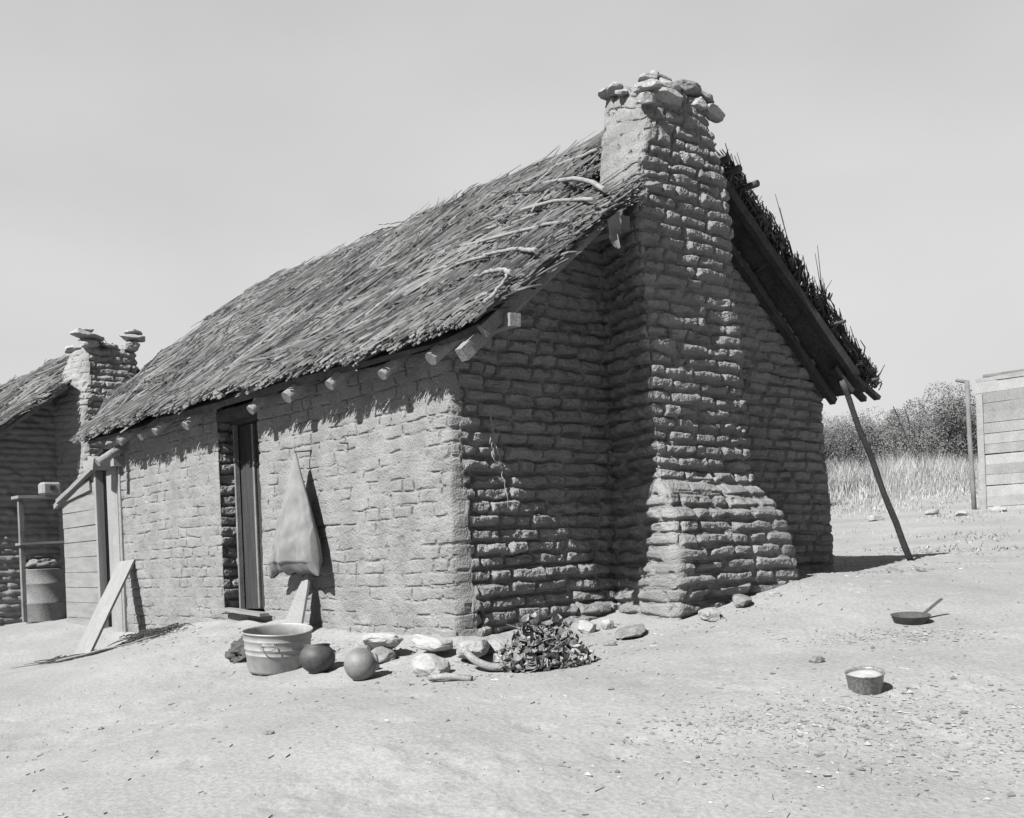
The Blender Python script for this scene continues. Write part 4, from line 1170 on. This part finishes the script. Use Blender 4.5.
P = np.vstack([wedge(9000, 15, 27, .28, .62, rs, .12, .9, 8), wedge(1800, 11.5, 15, .30, .6, rs, .30, 1.1, 9)])
P = P[~((P[:, 0] > 14) & (P[:, 0] < 19) & (P[:, 1] < 4.2) & (P[:, 1] > -1))]
blades("weeds", P, .02, .09, .012, 'straw', 7, "low dark weeds scattered over the slope before the dry grass", .9)

# ------------------------------------------------------------------ shrubs
def shrub_meshes(seed, n=52000):
    rs = np.random.RandomState(seed)
    # stems
    parts = []; tips = []
    for i in range(9):
        a = rs.uniform(0, 6.28); sp = rs.uniform(.2, 1.0)
        p = [(0, 0, 0), (math.cos(a) * sp * .5, math.sin(a) * sp * .5, rs.uniform(.5, .9)), (math.cos(a) * sp * 1.5, math.sin(a) * sp * 1.5, rs.uniform(1.4, 2.3))]
        V_, F_ = tube_arrays(p, [.05, .035, .012], 5, i, 0, False); parts.append((V_, np.array(F_)))
    V, F = join_arrays(parts); stem = npmesh("stem", V, F, True)
    # clumps of leaf faces
    nc = 70
    C_ = []
    while len(C_) < nc:
        q = rs.uniform(-1, 1, 3)
        if (q ** 2).sum() < 1: C_.append(q * (1.9, 1.9, 1.25) + (0, 0, 1.35))
    C_ = np.array(C_); R_ = rs.uniform(.2, .5, nc)
    k = rs.randint(0, nc, n); d = rs.normal(size=(n, 3)); d /= np.linalg.norm(d, axis=1)[:, None]
    P = C_[k] + d * (R_[k] * rs.uniform(.25, 1.1, n) ** .6)[:, None]
    P[:, 2] = np.maximum(P[:, 2], .08)
    a = rs.normal(size=(n, 3)); a /= np.linalg.norm(a, axis=1)[:, None]; b = np.cross(a, rs.normal(size=(n, 3))); b /= np.linalg.norm(b, axis=1)[:, None]
    s = rs.uniform(.012, .030, n)[:, None]
    V = np.stack([P - a * s, P + b * s * .5, P + a * s, P - b * s * .5], 1).reshape(-1, 3)
    F = np.arange(n * 4).reshape(n, 4)
    return npmesh("crown", V, F), stem
SH = [shrub_meshes(40 + i) for i in range(3)]
rs = np.random.RandomState(17)
def put_shrub(Z, A, s, i):
    X = A * Z; x = CAMX + _r.x * X + _f.x * Z; y = CAMY + _r.y * X + _f.y * Z
    g = float(ground_z(np.array([x]), np.array([y]))[0])
    t = thing("shrub", "bushy mesquite shrub in the thicket beyond the dry grass", "shrub", (x, y, g - .1), rs.uniform(0, 6.28), "mesquite shrubs in the far thicket")
    t.scale = (s * 1.15, s * 1.15, s)
    cm, sm = SH[i % 3]
    link("crown", cm, 'leaf', t); link("stem", sm, 'bark', t)
k = 0
for Z, base in ((46, 0), (52, .02), (60, .01)):
    for A in np.arange(.22, .66, .052):
        a_ = A + base + rs.uniform(-.01, .01)
        s = 1.27 * (.84 + .24 * float(sstep(.24, .38, np.array([a_]))[()]) + rs.uniform(-.12, .12)) * (Z / 46) ** .9
        put_shrub(Z + rs.uniform(-2, 2), a_, s, k); k += 1
for A in (-.60, -.54, -.50): put_shrub(55, A, 1.0, k); k += 1
# shrub just right of the gable corner
def small_shrub(x, y, s, label):
    t = thing("shrub", label, "shrub", (x, y, GZ(x, y) - .05), 1.0)
    t.scale = (s, s, s); link("crown", SH[1][0], 'leaf', t); link("stem", SH[1][1], 'bark', t)
small_shrub(16.5, 9.0, .62, "nearer small shrub just right of the house's far corner")

# ------------------------------------------------------------------ board shed at right
shed = thing("board_shed", "pale board shed at the right edge beyond the yard", "shed", (14.75, 3.42, 0), rad(3))
sgz = GZ(14.7, 2.6)
bmm = board_wall_mesh("shed_wall", -3.6, 0, sgz - .3, 3.56, 3.44, 0, 15, 5)
sw = link("shed_wall", bmm, 'board', shed)
def side_mesh():
    bm = bmesh.new(); rr = random.Random(4)
    for i in range(15): add_box(bm, (1.5, 0, sgz - .2 + .16 * i), (3.0, .03, .15))
    add_box(bm, (1.5, -3.58, sgz + 1.0), (3, .03, 2.4)); add_box(bm, (3.0, -1.8, sgz + 1.0), (.03, 3.6, 2.4))
    return bmmesh("side_wall", bm)
link("side_wall", side_mesh(), 'board', shed)
box_obj("shed_roof", (1.55, -1.80, 3.50), (2.8, 3.5, .05), 'old_wood', shed, rot=Matrix.Rotation(.0, 3, 'X'))
tube_obj("post", [(-.07, .10, sgz - .1), (-.10, .12, 2.4), (-.10, .13, 3.42)], .045, 'old_wood', shed, sides=8, n=6)
tube_obj("post_fork", [(-.10, .13, 3.40), (-.12, .32, 3.46)], .035, 'old_wood', shed, sides=6, n=3)
box_obj("corner_board", (-.03, -.05, sgz + .95), (.03, .12, 2.3), 'board', shed)
for i, (dx, dy) in enumerate(((-.9, .2), (-1.4, -.6), (-.7, -.9), (-2.1, .6))):
    x, y = 14.66 + dx, 3.65 + dy
    place_rock(x, y, (.30, .26, .16), 'stone', 300 + i, ["white rubble block nearest the shed corner post", "white rubble block left of the shed, lower of its heap", "white rubble block under the shed wall", "outermost white rubble block in the weeds by the shed"][i], i)

# ------------------------------------------------------------------ second house
h2 = thing("adobe_house", "farther adobe house at the left edge behind the near one", "house", (-.46, 11.0, 0))
def amp2(X, Y, Z, S): return np.full_like(X, .028) * np.where(X > .03, 1, .5), np.where(X > .03, .25, .55) + 0 * X
p1 = wall_surface("w", [(0, 6), (0, 0), (W_H, 0), (W_H, 4)], [0, .08, .06, 0], -.6, lambda x, y: np.where((y > .1) & (x < 1), 2.08, under_roof(x)), amp2, 'adobe_far', h2, 51, step=.035, zstep=.02)
w2 = link("wall", npmesh("wall", p1[0], p1[1], True), 'adobe_far', h2)
S2 = [(z, [(1.40, .30), (1.50, -.10), (1.74 - dx, -.56), (2.66 + dx, -.56), (2.80 + dx, .30)]) for z, dx in ((-.4, .1), (1.0, .08), (1.2, 0), (2.6, 0), (3.1, 0))]
S2 += [(3.6, [(1.62, .20), (1.66, -.10), (1.80, -.53), (2.64, -.54), (2.74, .2)]), (3.98, [(1.76, .12), (1.76, -.16), (1.84, -.50), (2.60, -.52), (2.66, .12)])]
def ampc2(X, Y, Z, S):
    left = (X < 1.86) & (Y > -.545)
    return np.full_like(X, .032), np.where(left, .9, .2) + 0 * X
ch2 = chimney_obj("chimney", S2, 61, 'adobe_far', h2, step=.03, zstep=.02, amp=ampc2)
for i, (x, y, z, sx, sy, sz, rz, tl) in enumerate([(1.90, -.42, 4.03, .36, .3, .16, 0, (0, .0)), (1.86, -.42, 4.14, .50, .36, .12, .2, (0, .12)), (1.84, -.38, 4.22, .30, .3, .10, .2, (0, -.1)), (2.18, -.40, 4.02, .3, .3, .10, .2, (0, .1)),
                                                   (2.52, -.42, 4.05, .30, .3, .20, 0, (0, 0)), (2.54, -.42, 4.18, .40, .32, .12, .2, (0, .05)), (2.58, -.4, 4.27, .24, .24, .08, .5, (0, .1)), (1.84, -.0, 4.02, .3, .4, .12, 0, (0, 0)), (2.55, 0, 4.02, .3, .4, .12, 0, (0, 0))]):
    rock("cap_stone", (x, y, z), (sx, sy, sz), 'stone', 400 + i, rz, tl, ch2, sub=4, blocky=.7)
V1, F1 = deck("d", -1, lambda v: np.where(-.42 + v * .795 > 1.45, -.2, -.45), 6, h2, 'thatch_dark')
V2, F2 = deck("d", 1, lambda v: -.3 + 0 * v, 6, h2, 'thatch_dark')
V, F = join_arrays([(V1, F1), (V2, F2)])
r2 = link("roof", npmesh("roof", V, F), 'thatch_dark', h2)
def clip2(p): return (p[:, 0] > 1.55) & (p[:, 0] < 3.0) & (p[:, 1] < .16)
A_ = [stems(-1, 9000, -.48, 6, 71, clip=clip2, w=(.008, .014)), stems(1, 4000, -.3, 6, 72, clip=clip2, w=(.008, .014))]
V, F = join_arrays(A_); link("thatch", npmesh("thatch", V, F), 'thatch', r2)
beam("verge_board", (-.40, -.42, 1.90), (1.52, -.42, 3.38), .05, .10, 'old_wood', r2, seed=62)

# barrel, shelf and box standing between the houses
bxp = (.42, 9.9); g = GZ(*bxp)
br = thing("barrel", "tall grey barrel standing between the two houses", "barrel", (bxp[0], bxp[1], g - .01))
lathe("barrel_body", [(0, 0), (.27, 0), (.275, .02), (.275, .25), (.285, .262), (.275, .275), (.275, .52), (.285, .532), (.275, .545), (.275, .72), (.283, .73), (.26, .735), (.25, .70), (0, .69)], 'old_wood', br, 40, .004, 3)
o = crumple("cloth_bundle", (bxp[0] - .02, bxp[1], g + .80), (.50, .50, .22), 'cloth', 8, "pale cloth bundle heaped on top of the barrel", "cloth bundle", 4, .3)
sh = thing("wall_shelf", "weathered plank shelf on posts before the farther house", "shelf", (.55, 9.75, 0))
beam("shelf_top", (-.5, .1, 1.66), (.42, .1, 1.68), .30, .04, 'grey_wood', sh, seed=71, up=(0, 0, 1))
for xx in (-.42, .34): box_obj("shelf_post", (xx, .12, .8), (.07, .07, 1.7), 'old_wood', sh, jit=.004)
beam("shelf_rail", (-.5, .05, 1.02), (.42, .05, 1.04), .22, .03, 'grey_wood', sh, seed=72)
bxo = thing("wooden_box", "pale box with a dark square opening resting on the plank shelf", "box", (.50, 9.78, 1.69))
bm = bmesh.new(); add_box(bm, (0, 0, .09), (.26, .22, .18)); link("box_body", bmmesh("box_body", bm, False, .03), 'plank', bxo)
bm = bmesh.new(); add_box(bm, (.0, -.111, .10), (.07, .012, .06)); link("dark_hole_panel", bmmesh("dark_hole_panel", bm, False, .002), 'dark_wood', bxo)  # dark panel on the face; its colour stands in for shade inside the opening

# straw and twig litter over the yard
def straw():
    rs = np.random.RandomState(19)
    P = np.vstack([rs.uniform((-4, -5), (7, 1.5), (700, 2)), rs.normal((-.3, -3.2), (.6, .35), (350, 2)), rs.normal((-.5, 2.4), (.35, 1.6), (350, 2)), rs.normal((1.0, -1.0), (1.2, .25), (260, 2)), rs.normal((4.6, -.6), (1.0, .4), (200, 2))])
    m = ~((P[:, 0] > -.02) & (P[:, 0] < W_H) & (P[:, 1] > -.02)) & ~((P[:, 0] > 1.2) & (P[:, 0] < 2.95) & (P[:, 1] > -.92))
    P = P[m]; n = len(P); a = rs.uniform(0, math.pi, n); l = np.clip(rs.lognormal(-4.5, .5, n), .003, .04); w = rs.uniform(.0006, .0016, n)
    d = np.stack([np.cos(a), np.sin(a)], 1); q = np.stack([-d[:, 1], d[:, 0]], 1)
    A = P - d * l[:, None]; B = P + d * l[:, None]
    za = ground_z(A[:, 0], A[:, 1]) + .004; zb = ground_z(B[:, 0], B[:, 1]) + rs.uniform(.002, .007, n)
    def c(p, z): return np.concatenate([p, z[:, None]], 1)
    ww = q * w[:, None]
    V = np.stack([c(A - ww, za - .004), c(A + ww, za - .004), c(A, za + w * 1.5), c(B - ww, zb - .003), c(B + ww, zb - .003), c(B, zb + w * 1.5)], 1).reshape(-1, 3)
    o = np.arange(n)[:, None] * 6
    F = np.vstack([np.concatenate([o, o + 1, o + 4, o + 3], 1), np.concatenate([o + 1, o + 2, o + 5, o + 4], 1), np.concatenate([o + 2, o, o + 3, o + 5], 1)])
    tag(link("straw_litter", npmesh("straw_litter", V, F), 'straw'), "bits of straw and twig strewn over the bare dirt", "litter", kind="stuff")
straw()
